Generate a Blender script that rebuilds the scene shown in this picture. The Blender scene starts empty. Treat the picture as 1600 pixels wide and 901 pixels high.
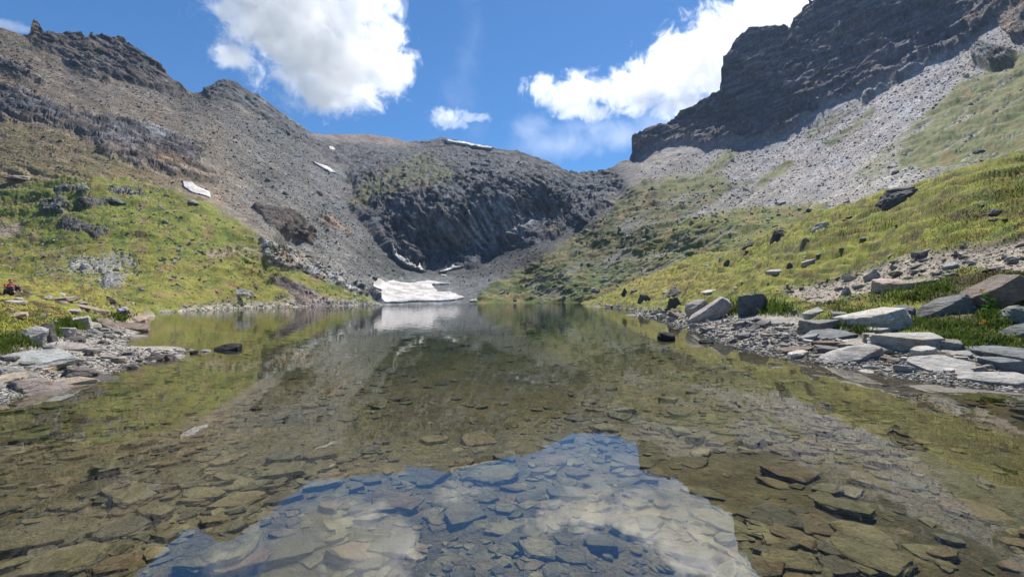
import bpy, bmesh, math, random
import numpy as np
from mathutils import Vector, Matrix, Euler

# ------------------------------------------------------------------ camera
sc = bpy.context.scene
C = sc.collection
F = 640.0
CAMZ = 1.6
cam_data = bpy.data.cameras.new('camera')
cam = bpy.data.objects.new('camera', cam_data)
C.objects.link(cam)
cam_data.sensor_width = 36
cam_data.lens = 36 * F / 1600
cam_data.clip_start = 0.05
cam_data.clip_end = 30000
cam.location = (0, 0, CAMZ)
PITCH = math.atan(19 / F)
ROLL = math.radians(0.8)
RM = Matrix.Rotation(math.pi / 2 + PITCH, 3, 'X') @ Matrix.Rotation(-ROLL, 3, 'Z')
cam.rotation_euler = RM.to_euler()
sc.camera = cam
# ------------------------------------------------------------------ sky and sun
AZ, EL = math.radians(22), math.radians(59)
world = bpy.data.worlds.new('World')
sc.world = world
world.use_nodes = True
wn = world.node_tree
bg = wn.nodes['Background']
sky = wn.nodes.new('ShaderNodeTexSky')
sky.sky_type = 'NISHITA'
sky.sun_disc = False
sky.sun_elevation = EL
sky.sun_rotation = AZ
sky.altitude = 1500
sky.dust_density = 0.2
sky.ozone_density = 3
hs = wn.nodes.new('ShaderNodeHueSaturation')
hs.inputs['Saturation'].default_value = 1.25
wn.links.new(sky.outputs[0], hs.inputs['Color'])
wn.links.new(hs.outputs[0], bg.inputs[0])
bg.inputs[1].default_value = 0.082
sun_data = bpy.data.lights.new('sun', 'SUN')
sun_data.energy = 5.0
sun_data.angle = math.radians(0.5)
sun_data.color = (1, 0.94, 0.83)
sun = bpy.data.objects.new('sun', sun_data)
C.objects.link(sun)
sun.rotation_euler = Vector((math.sin(AZ) * math.cos(EL), math.cos(AZ) * math.cos(EL), math.sin(EL))).to_track_quat('Z', 'Y').to_euler()
vs = sc.view_settings
vs.view_transform = 'Standard'
vs.look = 'None'
vs.gamma = 1
vs.exposure = 0.76
sc.cycles.use_denoising = True
sc.cycles.volume_bounces = 14
sc.cycles.max_bounces = 18
sc.cycles.transparent_max_bounces = 16
sc.cycles.volume_step_rate = 0.3
sc.cycles.sample_clamp_indirect = 6

# ------------------------------------------------------------------ numeric helpers
RMn = np.array(RM)
def rays(px, py):
    px = np.asarray(px, float); py = np.asarray(py, float)
    d = np.stack([(px - 800) / F, (450.5 - py) / F, -np.ones_like(px + py)], -1) @ RMn.T
    return d / d[..., 1:2]
def P(px, py, D):
    px, py, D = np.broadcast_arrays(np.asarray(px, float), np.asarray(py, float), np.asarray(D, float))
    return rays(px, py) * D[..., None] + np.array([0, 0, CAMZ])
def proj(p):
    q = (np.asarray(p, float) - np.array([0, 0, CAMZ])) @ RMn
    return 800 + F * q[..., 0] / -q[..., 2], 450.5 - F * q[..., 1] / -q[..., 2]
def col_dir(px):
    """ground direction of an image column at the horizon"""
    r = rays(px, 470.0 + 0 * np.asarray(px, float))
    return r[..., 0]
rng = np.random.RandomState(7)
_perm = rng.permutation(256).astype(np.int32)
_perm = np.concatenate([_perm, _perm, _perm])
_g = rng.normal(size=(256, 3)); _g /= np.linalg.norm(_g, axis=1)[:, None]
def perlin(p):
    p = np.asarray(p, float)
    i = np.floor(p).astype(np.int64); f = p - i; i &= 255
    u = f * f * f * (f * (f * 6 - 15) + 10)
    out = 0
    for dx in (0, 1):
        wx = u[..., 0] if dx else 1 - u[..., 0]
        for dy in (0, 1):
            wy = u[..., 1] if dy else 1 - u[..., 1]
            for dz in (0, 1):
                wz = u[..., 2] if dz else 1 - u[..., 2]
                h = _perm[_perm[_perm[(i[..., 0] + dx) & 255] + ((i[..., 1] + dy) & 255)] + ((i[..., 2] + dz) & 255)]
                g = _g[h]
                out = out + wx * wy * wz * (g[..., 0] * (f[..., 0] - dx) + g[..., 1] * (f[..., 1] - dy) + g[..., 2] * (f[..., 2] - dz))
    return out * 1.5
def fbm(p, oct=4, gain=0.5, ridged=False):
    a, s, tot = 1.0, 0, 0
    for k in range(oct):
        n = perlin(p * (2.03 ** k) + 17.3 * k)
        if ridged: n = 1 - 2.4 * np.abs(n)
        s = s + a * n; tot += a; a *= gain
    return s / tot
def blocks(p, seed=0):
    """cell value (one per block, with a tilt) and distance to the joint between blocks"""
    p = np.asarray(p, float); i = np.floor(p).astype(np.int64); f = p - i
    d1 = np.full(p.shape[:-1], 9.0); d2 = d1.copy(); val = np.zeros_like(d1)
    for dx in (-1, 0, 1):
        for dy in (-1, 0, 1):
            for dz in (-1, 0, 1):
                h = _perm[_perm[_perm[(i[..., 0] + dx) & 255] + ((i[..., 1] + dy) & 255)] + ((i[..., 2] + dz + seed) & 255)]
                q = np.stack([dx + .5 + .42 * _g[h, 0], dy + .5 + .42 * _g[h, 1], dz + .5 + .42 * _g[h, 2]], -1) - f
                d = np.abs(q).sum(-1)
                v_ = h / 255.0 + (q * _g[(h + 7) & 255]).sum(-1) * .55
                m = d < d1
                d2 = np.where(m, d1, np.minimum(d2, d)); val = np.where(m, v_, val); d1 = np.where(m, d, d1)
    return val, d2 - d1
def rbf_fit(pts, vals, smooth=1e-4):
    pts = np.asarray(pts, float); n = len(pts)
    r = np.linalg.norm(pts[:, None] - pts[None], axis=-1)
    K = np.where(r > 0, r * r * np.log(r + 1e-12), 0) + smooth * np.eye(n)
    Q = np.hstack([np.ones((n, 1)), pts])
    A = np.block([[K, Q], [Q.T, np.zeros((3, 3))]])
    w = np.linalg.solve(A, np.concatenate([vals, np.zeros(3)]))
    def f(q):
        sh = q.shape[:-1]; q = q.reshape(-1, 2); out = np.empty(len(q))
        for s in range(0, len(q), 60000):
            b = q[s:s + 60000]
            r2 = ((b[:, None] - pts[None]) ** 2).sum(-1)
            out[s:s + 60000] = (0.5 * r2 * np.log(r2 + 1e-12)) @ w[:n] + w[n] + b @ w[n + 1:]
        return out.reshape(sh)
    return f
def poly_sd(px, py, poly):
    """signed distance in pixels, positive inside"""
    poly = np.asarray(poly, float)
    d = np.full(px.shape, 1e18); ins = np.zeros(px.shape, bool)
    for a, b in zip(poly, np.roll(poly, -1, 0)):
        e = b - a
        t = np.clip(((px - a[0]) * e[0] + (py - a[1]) * e[1]) / (e @ e + 1e-9), 0, 1)
        d = np.minimum(d, (px - a[0] - t * e[0]) ** 2 + (py - a[1] - t * e[1]) ** 2)
        c = (a[1] > py) != (b[1] > py)
        ins ^= c & (px < (b[0] - a[0]) * (py - a[1]) / (b[1] - a[1] + 1e-12) + a[0])
    d = np.sqrt(d)
    return np.where(ins, d, -d)
def sstep(a, b, x):
    t = np.clip((x - a) / (b - a), 0, 1)
    return t * t * (3 - 2 * t)
def curve(pts):
    a = np.array(pts, float)
    return lambda x: np.interp(x, a[:, 0], a[:, 1])

def mesh_from(name, V, Fq, mat=None, smooth=True, attrs=None, kind=None, tris=None):
    """numpy vertices + quads (and triangles) -> one linked mesh object"""
    me = bpy.data.meshes.new(name)
    V = np.asarray(V, np.float32)
    fs = []
    loops = []
    starts = []
    n = 0
    if Fq is not None and len(Fq):
        Fq = np.asarray(Fq, np.int32); loops.append(Fq.ravel()); starts.append(np.arange(len(Fq)) * 4); n = len(Fq) * 4
    if tris is not None and len(tris):
        tris = np.asarray(tris, np.int32); loops.append(tris.ravel()); starts.append(n + np.arange(len(tris)) * 3)
    loops = np.concatenate(loops); starts = np.concatenate(starts)
    me.vertices.add(len(V)); me.vertices.foreach_set('co', V.ravel())
    me.loops.add(len(loops)); me.loops.foreach_set('vertex_index', loops)
    me.polygons.add(len(starts)); me.polygons.foreach_set('loop_start', starts.astype(np.int32))
    me.update(calc_edges=True)
    me.polygons.foreach_set('use_smooth', np.full(len(starts), smooth))
    for k, v in (attrs or {}).items():
        if v.ndim == 2:
            at = me.attributes.new(k, 'FLOAT_COLOR', 'POINT')
            at.data.foreach_set('color', np.hstack([v, np.ones((len(v), 1))]).astype(np.float32).ravel())
        else:
            at = me.attributes.new(k, 'FLOAT', 'POINT')
            at.data.foreach_set('value', v.astype(np.float32))
    if mat: me.materials.append(mat)
    o = bpy.data.objects.new(name, me)
    C.objects.link(o)
    if kind: o['kind'] = kind
    return o
def grid_quads(nr, nc):
    i = np.arange(nr * nc).reshape(nr, nc)
    return np.stack([i[:-1, :-1], i[:-1, 1:], i[1:, 1:], i[1:, :-1]], -1).reshape(-1, 4)
def submesh(name, V, Q, keep, mat, attrs, kind, label=None):
    Q = Q[keep]
    used, inv = np.unique(Q.ravel(), return_inverse=True)
    return mesh_from(name, V[used], inv.reshape(-1, 4), mat, True, {k: v[used] for k, v in attrs.items()}, kind)

# ------------------------------------------------------------------ materials
def newmat(name):
    m = bpy.data.materials.new(name); m.use_nodes = True
    nt = m.node_tree
    return m, nt, nt.nodes['Principled BSDF']
def nd(nt, t, **k):
    n = nt.nodes.new(t)
    for a, b in k.items(): setattr(n, a, b)
    return n
def math_(nt, op, a, b=None, c=None, clamp=False):
    n = nd(nt, 'ShaderNodeMath', operation=op, use_clamp=clamp)
    for i, v in enumerate((a, b, c)):
        if v is None: continue
        if isinstance(v, (int, float)): n.inputs[i].default_value = v
        else: nt.links.new(v, n.inputs[i])
    return n.outputs[0]
def maprange(nt, v, a, b, c, d):
    n = nd(nt, 'ShaderNodeMapRange')
    nt.links.new(v, n.inputs[0])
    for i, x in enumerate((a, b, c, d)): n.inputs[i + 1].default_value = x
    return n.outputs[0]
def noise(nt, co, scale, detail=4, rough=0.55):
    n = nd(nt, 'ShaderNodeTexNoise')
    n.inputs['Scale'].default_value = scale; n.inputs['Detail'].default_value = detail; n.inputs['Roughness'].default_value = rough
    nt.links.new(co, n.inputs['Vector'])
    return n.outputs['Fac']
def scale_col(nt, col, fac):
    n = nd(nt, 'ShaderNodeVectorMath', operation='SCALE')
    nt.links.new(col, n.inputs[0]); nt.links.new(fac, n.inputs['Scale'])
    return n.outputs[0]
def mixf(nt, f, a, b):
    n = nd(nt, 'ShaderNodeMix')
    nt.links.new(f, n.inputs[0])
    for i, v in ((2, a), (3, b)):
        if isinstance(v, (int, float)): n.inputs[i].default_value = v
        else: nt.links.new(v, n.inputs[i])
    return n.outputs[0]

def ground_material(name, S, bumpd):
    """tint attribute carries the albedo, cover = share of grass, crag = share of bare rock; S = size of a stone cell in metres"""
    m, nt, b = newmat(name)
    L = nt.links.new
    geo = nd(nt, 'ShaderNodeNewGeometry')
    co = geo.outputs['Position']
    tint = nd(nt, 'ShaderNodeAttribute', attribute_name='tint').outputs['Color']
    cover = nd(nt, 'ShaderNodeAttribute', attribute_name='cover').outputs['Fac']
    crag = nd(nt, 'ShaderNodeAttribute', attribute_name='crag').outputs['Fac']
    cells = []
    for k, s in enumerate((0.5, 1.25, 3.1)):
        v = nd(nt, 'ShaderNodeTexVoronoi'); v.inputs['Scale'].default_value = 1 / (S * s); v.inputs['Randomness'].default_value = 1
        L(co, v.inputs['Vector'])
        cells.append(v)
    c0 = math_(nt, 'POWER', nd_sep(nt, cells[0].outputs['Color']), 1.8)
    c1 = math_(nt, 'POWER', nd_sep(nt, cells[1].outputs['Color']), 3)
    c2 = math_(nt, 'POWER', nd_sep(nt, cells[2].outputs['Color']), 6)
    stone = math_(nt, 'ADD', math_(nt, 'MULTIPLY', c0, 0.6), math_(nt, 'MULTIPLY', c1, 0.5))
    stone = math_(nt, 'ADD', stone, math_(nt, 'MULTIPLY_ADD', c2, 0.5, 0.52))
    n1 = noise(nt, co, 0.35 / S, 6, 0.65)
    n2 = noise(nt, co, 2.2 / S, 5, 0.7)
    grassv = math_(nt, 'ADD', maprange(nt, n1, 0.3, 0.7, 0.6, 1.35), maprange(nt, n2, 0.3, 0.7, -0.35, 0.35))
    rockv = math_(nt, 'ADD', maprange(nt, n1, 0.3, 0.7, 0.55, 1.4), maprange(nt, n2, 0.3, 0.7, -0.3, 0.3))
    val = mixf(nt, cover, mixf(nt, crag, stone, rockv), grassv)
    L(scale_col(nt, tint, val), b.inputs['Base Color'])
    b.inputs['Roughness'].default_value = 0.9
    b.inputs['Specular IOR Level'].default_value = 0.2
    h_st = math_(nt, 'ADD', math_(nt, 'MULTIPLY', cells[0].outputs['Distance'], -0.8), math_(nt, 'MULTIPLY', cells[1].outputs['Distance'], -.9))
    h_st = math_(nt, 'ADD', h_st, math_(nt, 'MULTIPLY', c0, 0.7))
    h_rk = math_(nt, 'ADD', math_(nt, 'MULTIPLY', n1, 6.0), math_(nt, 'MULTIPLY', n2, 2.6))
    h_gr = math_(nt, 'ADD', math_(nt, 'MULTIPLY', n1, 2.2), math_(nt, 'MULTIPLY', n2, 1.3))
    h = mixf(nt, cover, mixf(nt, crag, h_st, h_rk), h_gr)
    bp = nd(nt, 'ShaderNodeBump'); bp.inputs['Strength'].default_value = 1; bp.inputs['Distance'].default_value = bumpd
    L(h, bp.inputs['Height']); L(bp.outputs[0], b.inputs['Normal'])
    return m
def nd_sep(nt, col):
    n = nd(nt, 'ShaderNodeSeparateColor'); nt.links.new(col, n.inputs[0]); return n.outputs[0]

def stone_material(name, source, wet=False, S=1.0):
    """source: 'object' (object colour) or 'tint' (vertex attribute)"""
    m, nt, b = newmat(name)
    L = nt.links.new
    tc = nd(nt, 'ShaderNodeTexCoord')
    oi = nd(nt, 'ShaderNodeObjectInfo')
    if source == 'object':
        off = nd(nt, 'ShaderNodeVectorMath', operation='MULTIPLY_ADD')
        L(oi.outputs['Location'], off.inputs[0]); off.inputs[1].default_value = (3.7, 3.7, 3.7); L(tc.outputs['Object'], off.inputs[2])
        co = off.outputs[0]; col = oi.outputs['Color']
        co = nd(nt, 'ShaderNodeNewGeometry').outputs['Position']
    else:
        co = nd(nt, 'ShaderNodeNewGeometry').outputs['Position']
        col = nd(nt, 'ShaderNodeAttribute', attribute_name='tint').outputs['Color']
    n1 = noise(nt, co, 2.2 / S, 6, 0.6); n2 = noise(nt, co, 14 / S, 6, 0.7); n3 = noise(nt, co, 60 / S, 3, 0.6)
    mp = nd(nt, 'ShaderNodeMapping'); mp.inputs['Rotation'].default_value = (0.35, 0.3, 0.2); mp.inputs['Scale'].default_value = (1, 1, 9)
    L(co, mp.inputs['Vector'])
    n4 = noise(nt, mp.outputs[0], 3.0 / S, 4, 0.6)
    v = math_(nt, 'ADD', maprange(nt, n1, 0.3, 0.7, 0.72, 1.2), maprange(nt, n2, 0.3, 0.7, -0.2, 0.2))
    v = math_(nt, 'ADD', v, maprange(nt, n4, 0.3, 0.7, -0.16, 0.16))
    v = math_(nt, 'ADD', v, maprange(nt, n3, 0.35, 0.65, -0.12, 0.12))
    vo = nd(nt, 'ShaderNodeTexVoronoi', feature='DISTANCE_TO_EDGE'); vo.inputs['Scale'].default_value = 2.6 / S
    wq = nd(nt, 'ShaderNodeVectorMath', operation='MULTIPLY_ADD'); wn_ = nd(nt, 'ShaderNodeTexNoise'); wn_.inputs['Scale'].default_value = 5 / S; wn_.inputs['Detail'].default_value = 4
    L(co, wn_.inputs['Vector']); L(wn_.outputs['Color'], wq.inputs[0]); wq.inputs[1].default_value = (.35 * S,) * 3; L(mp.outputs[0], wq.inputs[2]); L(wq.outputs[0], vo.inputs['Vector'])
    crack = maprange(nt, vo.outputs['Distance'], 0.0, 0.035, 0.45, 1.0)
    v = math_(nt, 'MULTIPLY', v, crack)
    n5 = noise(nt, co, 7 / S, 5, 0.7)
    lich = nd(nt, 'ShaderNodeMix', data_type='RGBA', blend_type='MULTIPLY'); L(maprange(nt, n5, .54, .62, 0, .85), lich.inputs[0]); L(scale_col(nt, col, v), lich.inputs[6]); lich.inputs[7].default_value = (.62, .6, .5, 1)
    n6 = noise(nt, co, 1.6 / S, 3, 0.6)
    rust = nd(nt, 'ShaderNodeMix', data_type='RGBA', blend_type='MULTIPLY'); L(maprange(nt, n6, .52, .68, 0, .8), rust.inputs[0]); L(lich.outputs[2], rust.inputs[6]); rust.inputs[7].default_value = (.95, .78, .6, 1)
    L(rust.outputs[2], b.inputs['Base Color'])
    b.inputs['Roughness'].default_value = 0.45 if wet else 0.85
    b.inputs['Specular IOR Level'].default_value = 0.5 if wet else 0.25
    h = math_(nt, 'ADD', math_(nt, 'MULTIPLY', n2, 0.5), math_(nt, 'ADD', math_(nt, 'MULTIPLY', n1, 1.2), math_(nt, 'MULTIPLY', n4, 0.8)))
    h = math_(nt, 'ADD', h, math_(nt, 'MULTIPLY', n3, 0.12))
    bp = nd(nt, 'ShaderNodeBump'); bp.inputs['Strength'].default_value = 0.9; bp.inputs['Distance'].default_value = 0.06 * S
    L(h, bp.inputs['Height']); L(bp.outputs[0], b.inputs['Normal'])
    return m

M_far = ground_material('mountain_ground', 1.5, 0.38)
M_near = ground_material('bank_ground', 0.085, 0.03)
M_stone = stone_material('schist', 'object')
M_stuff = stone_material('schist_rubble', 'tint')
M_sub = stone_material('lakebed_stone', 'object')
M_farstone = stone_material('slope_rock', 'object', S=6)
M_farstuff = stone_material('slope_rubble', 'tint', S=4)

# ------------------------------------------------------------------ far mountains: one depth surface
sky_line = curve([(-420, -60), (-100, 20), (0, 44), (30, 52), (47, 56), (50, 44), (54, 38), (62, 42), (67, 54), (75, 52), (110, 55), (128, 56), (131, 62), (138, 63), (140, 56), (186, 61), (200, 70), (240, 98), (270, 128), (300, 144), (318, 142), (340, 132),
                  (356, 127), (364, 130), (380, 140), (400, 150), (440, 178), (480, 208), (500, 211), (570, 210), (600, 214), (640, 222), (675, 220), (690, 215), (705, 218), (770, 232), (810, 236), (860, 254), (885, 267),
                  (900, 272), (925, 271), (960, 260), (972, 251), (988, 249), (992, 236), (1001, 214), (1020, 204), (1050, 190), (1090, 170), (1110, 160), (1128, 150), (1130, 125), (1134, 98), (1150, 70), (1170, 52),
                  (1200, 50), (1237, 53), (1240, 38), (1262, 16), (1282, 0), (1300, -20), (1400, -90), (1500, -150), (1700, -220), (2020, -260)])
crest_right = curve([(930, 472), (960, 460), (1000, 442), (1060, 420), (1100, 400), (1150, 385), (1190, 375), (1220, 357), (1290, 337), (1350, 320), (1400, 305), (1500, 275), (1600, 247), (1800, 190), (2000, 135), (2020, 130)])
def base_far(x):
    y = np.interp(x, [-420, 0, 200, 250, 300, 400, 500, 590, 650, 740, 850, 932], [486, 482, 486, 489, 487.0, 482.6, 479.5, 476.8, 475.5, 474.3, 473.6, 473.0])
    return np.where(x > 932, np.maximum(crest_right(x) + np.clip((x - 932) * 0.4, 0, 40), 0), y)
far_ctrl = [(-400, 480, 80), (-400, 300, 190), (-400, 100, 290), (-400, -60, 360),
 (0, 482, 90), (0, 420, 125), (0, 330, 175), (0, 200, 255), (0, 110, 320), (0, 45, 360),
 (100, 350, 160), (200, 420, 130), (150, 300, 190), (150, 170, 320), (110, 58, 400), (240, 98, 440), (130, 110, 370), (230, 140, 400),
 (250, 489, 93), (300, 470, 118), (300, 420, 140), (300, 320, 210), (305, 296, 235), (300, 200, 345), (290, 144, 460), (356, 127, 500),
 (400, 482, 156), (400, 430, 178), (430, 370, 210), (400, 300, 300), (400, 220, 410), (480, 208, 570), (440, 178, 540), (440, 280, 340),
 (500, 479, 200), (500, 440, 235), (520, 415, 262), (480, 340, 300), (460, 380, 272), (530, 330, 350),
 (590, 476.5, 250), (570, 450, 268), (560, 400, 300), (560, 340, 370), (500, 260, 440), (560, 280, 450), (600, 240, 600),
 (500, 211, 620), (570, 210, 720), (640, 222, 720), (700, 217, 700), (770, 233, 640), (860, 255, 600), (900, 272, 610), (960, 260, 610),
 (650, 475.5, 255), (740, 474.3, 262), (640, 438, 325), (700, 440, 330), (610, 410, 350), (660, 425, 360), (700, 420, 385), (760, 410, 390),
 (580, 330, 400), (600, 385, 365), (640, 300, 440), (700, 300, 455), (780, 290, 465), (850, 300, 470), (640, 400, 375), (700, 360, 405), (780, 350, 425), (850, 350, 450),
 (660, 260, 540), (760, 260, 560), (880, 300, 500), (930, 320, 470), (900, 365, 400), (820, 410, 350), (960, 290, 530),
 (760, 445, 300), (850, 400, 320), (930, 345, 370), (850, 473.5, 240), (932, 473, 205), (900, 430, 250), (1000, 400, 250), (1000, 350, 290), (1000, 300, 390), (980, 285, 450),
 (1100, 410, 215), (1100, 330, 280), (1100, 285, 390), (1200, 370, 205), (1250, 330, 240), (1300, 350, 180), (1200, 290, 360),
 (1300, 300, 265), (1400, 270, 230), (1300, 230, 390), (1400, 200, 320), (1400, 340, 170), (1500, 260, 200), (1500, 150, 310), (1600, 270, 165), (1600, 150, 260), (1600, 50, 330),
 (990, 252, 600), (1040, 228, 570), (1100, 224, 545), (1160, 222, 525), (1220, 210, 500), (1290, 162, 480), (1345, 147, 455), (1420, 110, 430), (1485, 87, 410), (1570, 28, 380), (1650, -60, 380),
 (1003, 214, 630), (1060, 186, 612), (1128, 151, 590), (1134, 100, 612), (1170, 55, 632), (1200, 120, 568), (1240, 48, 615), (1300, 60, 540), (1300, -20, 590), (1400, 0, 505), (1400, -90, 560), (1500, -20, 460), (1500, -150, 535), (1700, -220, 540),
 (1800, 200, 130), (1800, 50, 230), (1800, -80, 330), (2000, 160, 110), (2000, 0, 210), (2000, -250, 400)]
fc = np.array(far_ctrl, float)
logD = rbf_fit(fc[:, :2] / 100, np.log(fc[:, 2]), 2e-3)
def farD(px, py): return np.exp(logD(np.stack([px, py], -1) / 100))

NC, NR = 1620, 300
xs = np.linspace(-420, 2020, NC)
yt, yb = sky_line(xs), base_far(xs)
yt = yt + 1.2 * fbm(np.stack([xs / 9, xs * 0, xs * 0], -1), 3)
v = np.linspace(0, 1, NR)[:, None]
PX = np.broadcast_to(xs, (NR, NC)).copy()
kern = np.hanning(91); kern /= kern.sum()
ylow = np.convolve(np.pad(yt, 45, mode='edge'), kern, 'valid')
ylow = yb + (np.minimum(ylow + 70, yb - 20) - yb)
VB = .62
PY = np.where(v < VB, yb + (ylow - yb) * (v / VB), ylow + (yt - ylow) * np.clip((v - VB) / (1 - VB), 0, 1))
D = farD(PX, PY)
V = P(PX, PY, D)

# colour regions, traced once as patches of ground (colour, grass share, rock share)
COLS = [ # px, py, r, g, b
 (-300, 100, .20, .175, .15), (0, 60, .25, .215, .175), (100, 130, .2, .175, .155), (200, 170, .215, .19, .165), (350, 230, .2, .185, .17), (60, 240, .25, .205, .16), (200, 260, .25, .205, .155), (300, 300, .24, .2, .165),
 (420, 230, .165, .165, .16), (450, 300, .175, .175, .175), (540, 400, .21, .21, .205), (480, 200, .13, .135, .14), (580, 220, .17, .15, .14), (620, 260, .14, .145, .15), (700, 240, .14, .145, .15), (800, 270, .14, .14, .145),
 (640, 445, .2, .21, .215), (860, 350, .135, .14, .15), (800, 400, .135, .14, .15), (900, 290, .13, .13, .14), (1000, 260, .2, .195, .2), (1100, 250, .24, .23, .235), (1250, 270, .27, .26, .265), (1400, 240, .29, .28, .28), (1500, 160, .28, .275, .28),
 (1600, 60, .27, .265, .27), (1550, 240, .29, .28, .27), (1300, 330, .25, .24, .23), (1100, 300, .2, .195, .19), (1900, 100, .28, .27, .26)]
cc = np.array(COLS, float)
TINT = np.stack([rbf_fit(cc[:, :2] / 100, cc[:, 2 + k], 0.3)(np.stack([PX, PY], -1) / 100) for k in range(3)], -1)
TINT = TINT.mean(-1, keepdims=True) + (TINT - TINT.mean(-1, keepdims=True)) * 1.45
TINT = np.clip(TINT * .76, .05, .3) * (1 + .22 * sstep(980, 1080, PX) - .5 * sstep(520, 620, PX) * (1 - sstep(930, 1000, PX)) * (1 - sstep(425, 440, PY)) - .12 * (1 - sstep(300, 520, PX)))[..., None]
COVER = np.zeros(PX.shape); CRAG = np.zeros(PX.shape)
GREEN, DULL, YEL = (.14, .16, .024), (.12, .108, .042), (.185, .17, .032)
DARK, PURP = (.085, .085, .095), (.105, .095, .108)
w1 = fbm(np.stack([PX / 26, PY / 11, PX * 0], -1), 5, .6)      # warps the outlines
w2 = fbm(np.stack([PX / 9, PY / 4, PX * 0 + 5], -1), 4, .65)
w3 = fbm(np.stack([PX / 90, PY / 40, PX * 0 + 9], -1), 3, .5)
def paint(poly, col, cover=0., crag=0., op=1., soft=6., warp=14., patchy=0., tilt=None):
    global TINT, COVER, CRAG
    a = np.array(poly, float)
    x0, x1, y0, y1 = a[:, 0].min() - 40, a[:, 0].max() + 40, a[:, 1].min() - 40, a[:, 1].max() + 40
    sel = (PX > x0) & (PX < x1) & (PY > y0) & (PY < y1)
    px, py = PX[sel], PY[sel]
    if tilt is not None:       # streaky patches that run down a slope
        c_, s_ = math.cos(tilt), math.sin(tilt)
        wa = fbm(np.stack([(px * c_ + py * s_) / 60, (-px * s_ + py * c_) / 7, px * 0 + 3], -1), 4, .6)
    else: wa = w2[sel]
    sd = poly_sd(px, py, poly) + warp * w1[sel] + warp * .4 * wa
    m = sstep(-soft, soft, sd) * op
    if patchy: m = m * sstep(patchy - .9, patchy - .35, wa * 1.6 + .35)
    TINT[sel] = TINT[sel] * (1 - m[:, None]) + np.array(col) * m[:, None]
    COVER[sel] = COVER[sel] * (1 - m) + cover * m
    CRAG[sel] = CRAG[sel] * (1 - m) + crag * m
# --- left side
paint([(-420, 150), (0, 190), (120, 215), (220, 262), (290, 300), (330, 340), (-420, 340)], DULL, .8, op=.6, patchy=.85, warp=25, tilt=.3)
paint([(-420, 290), (0, 296), (90, 280), (180, 278), (260, 296), (330, 322), (390, 358), (412, 380), (420, 402), (480, 428), (560, 455), (596, 478), (560, 500), (-420, 510)], GREEN, 1, warp=16)
paint([(-100, 350), (60, 380), (200, 390), (330, 400), (480, 440), (560, 470), (300, 480), (100, 440), (-100, 430)], YEL, 1, op=.55, warp=30, soft=12)
paint([(60, 400), (110, 395), (160, 420), (200, 425), (195, 445), (150, 455), (100, 440), (50, 430)], (.26, .25, .23), .8, patchy=1.15, op=.5, warp=20)
paint([(-20, 350), (30, 348), (40, 362), (20, 372), (-20, 372)], (.27, .21, .15), .2, warp=6)
paint([(250, 487), (320, 475), (420, 470), (520, 465), (590, 474), (590, 482), (250, 495)], (.27, .25, .22), .1, patchy=.7, warp=8)
paint([(40, 56), (110, 54), (190, 58), (240, 96), (300, 150), (285, 152), (235, 138), (170, 118), (110, 95), (60, 74)], (.095, .085, .085), crag=1, warp=5, soft=3)
paint([(45, 60), (50, 30), (66, 38), (70, 60)], (.08, .075, .075), crag=1, warp=1, soft=2)
paint([(318, 140), (356, 120), (400, 145), (445, 175), (500, 208), (560, 235), (500, 235), (440, 200), (380, 165), (330, 152)], (.10, .105, .115), crag=.8, warp=10)
paint([(-420, 60), (0, 90), (50, 105), (70, 130), (30, 120), (0, 110), (-420, 100)], (.10, .095, .1), crag=1, warp=10, patchy=.6, tilt=.35)
paint([(-420, 100), (0, 125), (60, 150), (130, 178), (200, 185), (260, 205), (318, 228), (322, 242), (285, 264), (230, 262), (170, 238), (120, 205), (60, 190), (0, 185), (-420, 190)], (.10, .097, .105), crag=1, warp=16, patchy=.55, tilt=.4)
paint([(150, 225), (250, 235), (330, 265), (340, 290), (300, 280), (230, 262), (160, 240)], (.15, .125, .11), crag=1, warp=12, patchy=.6, tilt=.5)
paint([(100, 94), (170, 112), (172, 126), (120, 112)], (.09, .085, .09), crag=1, warp=4)
paint([(222, 195), (250, 198), (265, 215), (240, 218)], (.26, .27, .3), crag=.6, warp=5)
paint([(394, 322), (440, 326), (472, 338), (494, 362), (490, 382), (455, 368), (420, 350)], (.10, .082, .075), crag=1, warp=4, soft=2)
paint([(498, 335), (520, 340), (552, 366), (540, 366), (505, 348)], (.27, .19, .14), crag=.6, warp=6)
paint([(404, 374), (440, 383), (500, 413), (545, 440), (585, 462), (560, 458), (480, 432), (415, 412)], (.23, .23, .225), crag=1, warp=5, soft=3)
paint([(500, 420), (590, 462), (600, 474), (560, 452)], (.10, .10, .11), crag=1, warp=4, soft=3)
paint([(410, 431), (440, 435), (500, 463), (525, 480), (480, 481), (440, 456)], (.15, .125, .12), crag=1, warp=3, soft=2)
paint([(92, 345), (112, 339), (140, 352), (168, 364), (150, 372), (118, 366), (98, 355)], (.08, .08, .085), crag=1, warp=12, soft=2, patchy=.5)
paint([(68, 318), (100, 310), (112, 322), (100, 336), (66, 334)], (.085, .09, .09), crag=1, warp=12, soft=2, patchy=.6)
paint([(80, 292), (135, 288), (140, 300), (90, 306)], (.1, .105, .1), crag=1, warp=12, soft=2, patchy=.7)
paint([(170, 290), (225, 298), (228, 308), (175, 304)], (.14, .145, .15), crag=1, warp=12, soft=2, patchy=.8)
paint([(120, 312), (165, 312), (170, 322), (125, 326)], (.09, .09, .09), crag=1, warp=5, soft=2, patchy=.5)
paint([(110, 405), (200, 395), (215, 415), (170, 425), (110, 425)], (.22, .22, .21), crag=.3, warp=10, patchy=.8)
paint([(160, 425), (200, 428), (185, 450), (160, 455)], (.22, .22, .22), crag=.6, warp=8, patchy=.5)
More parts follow.
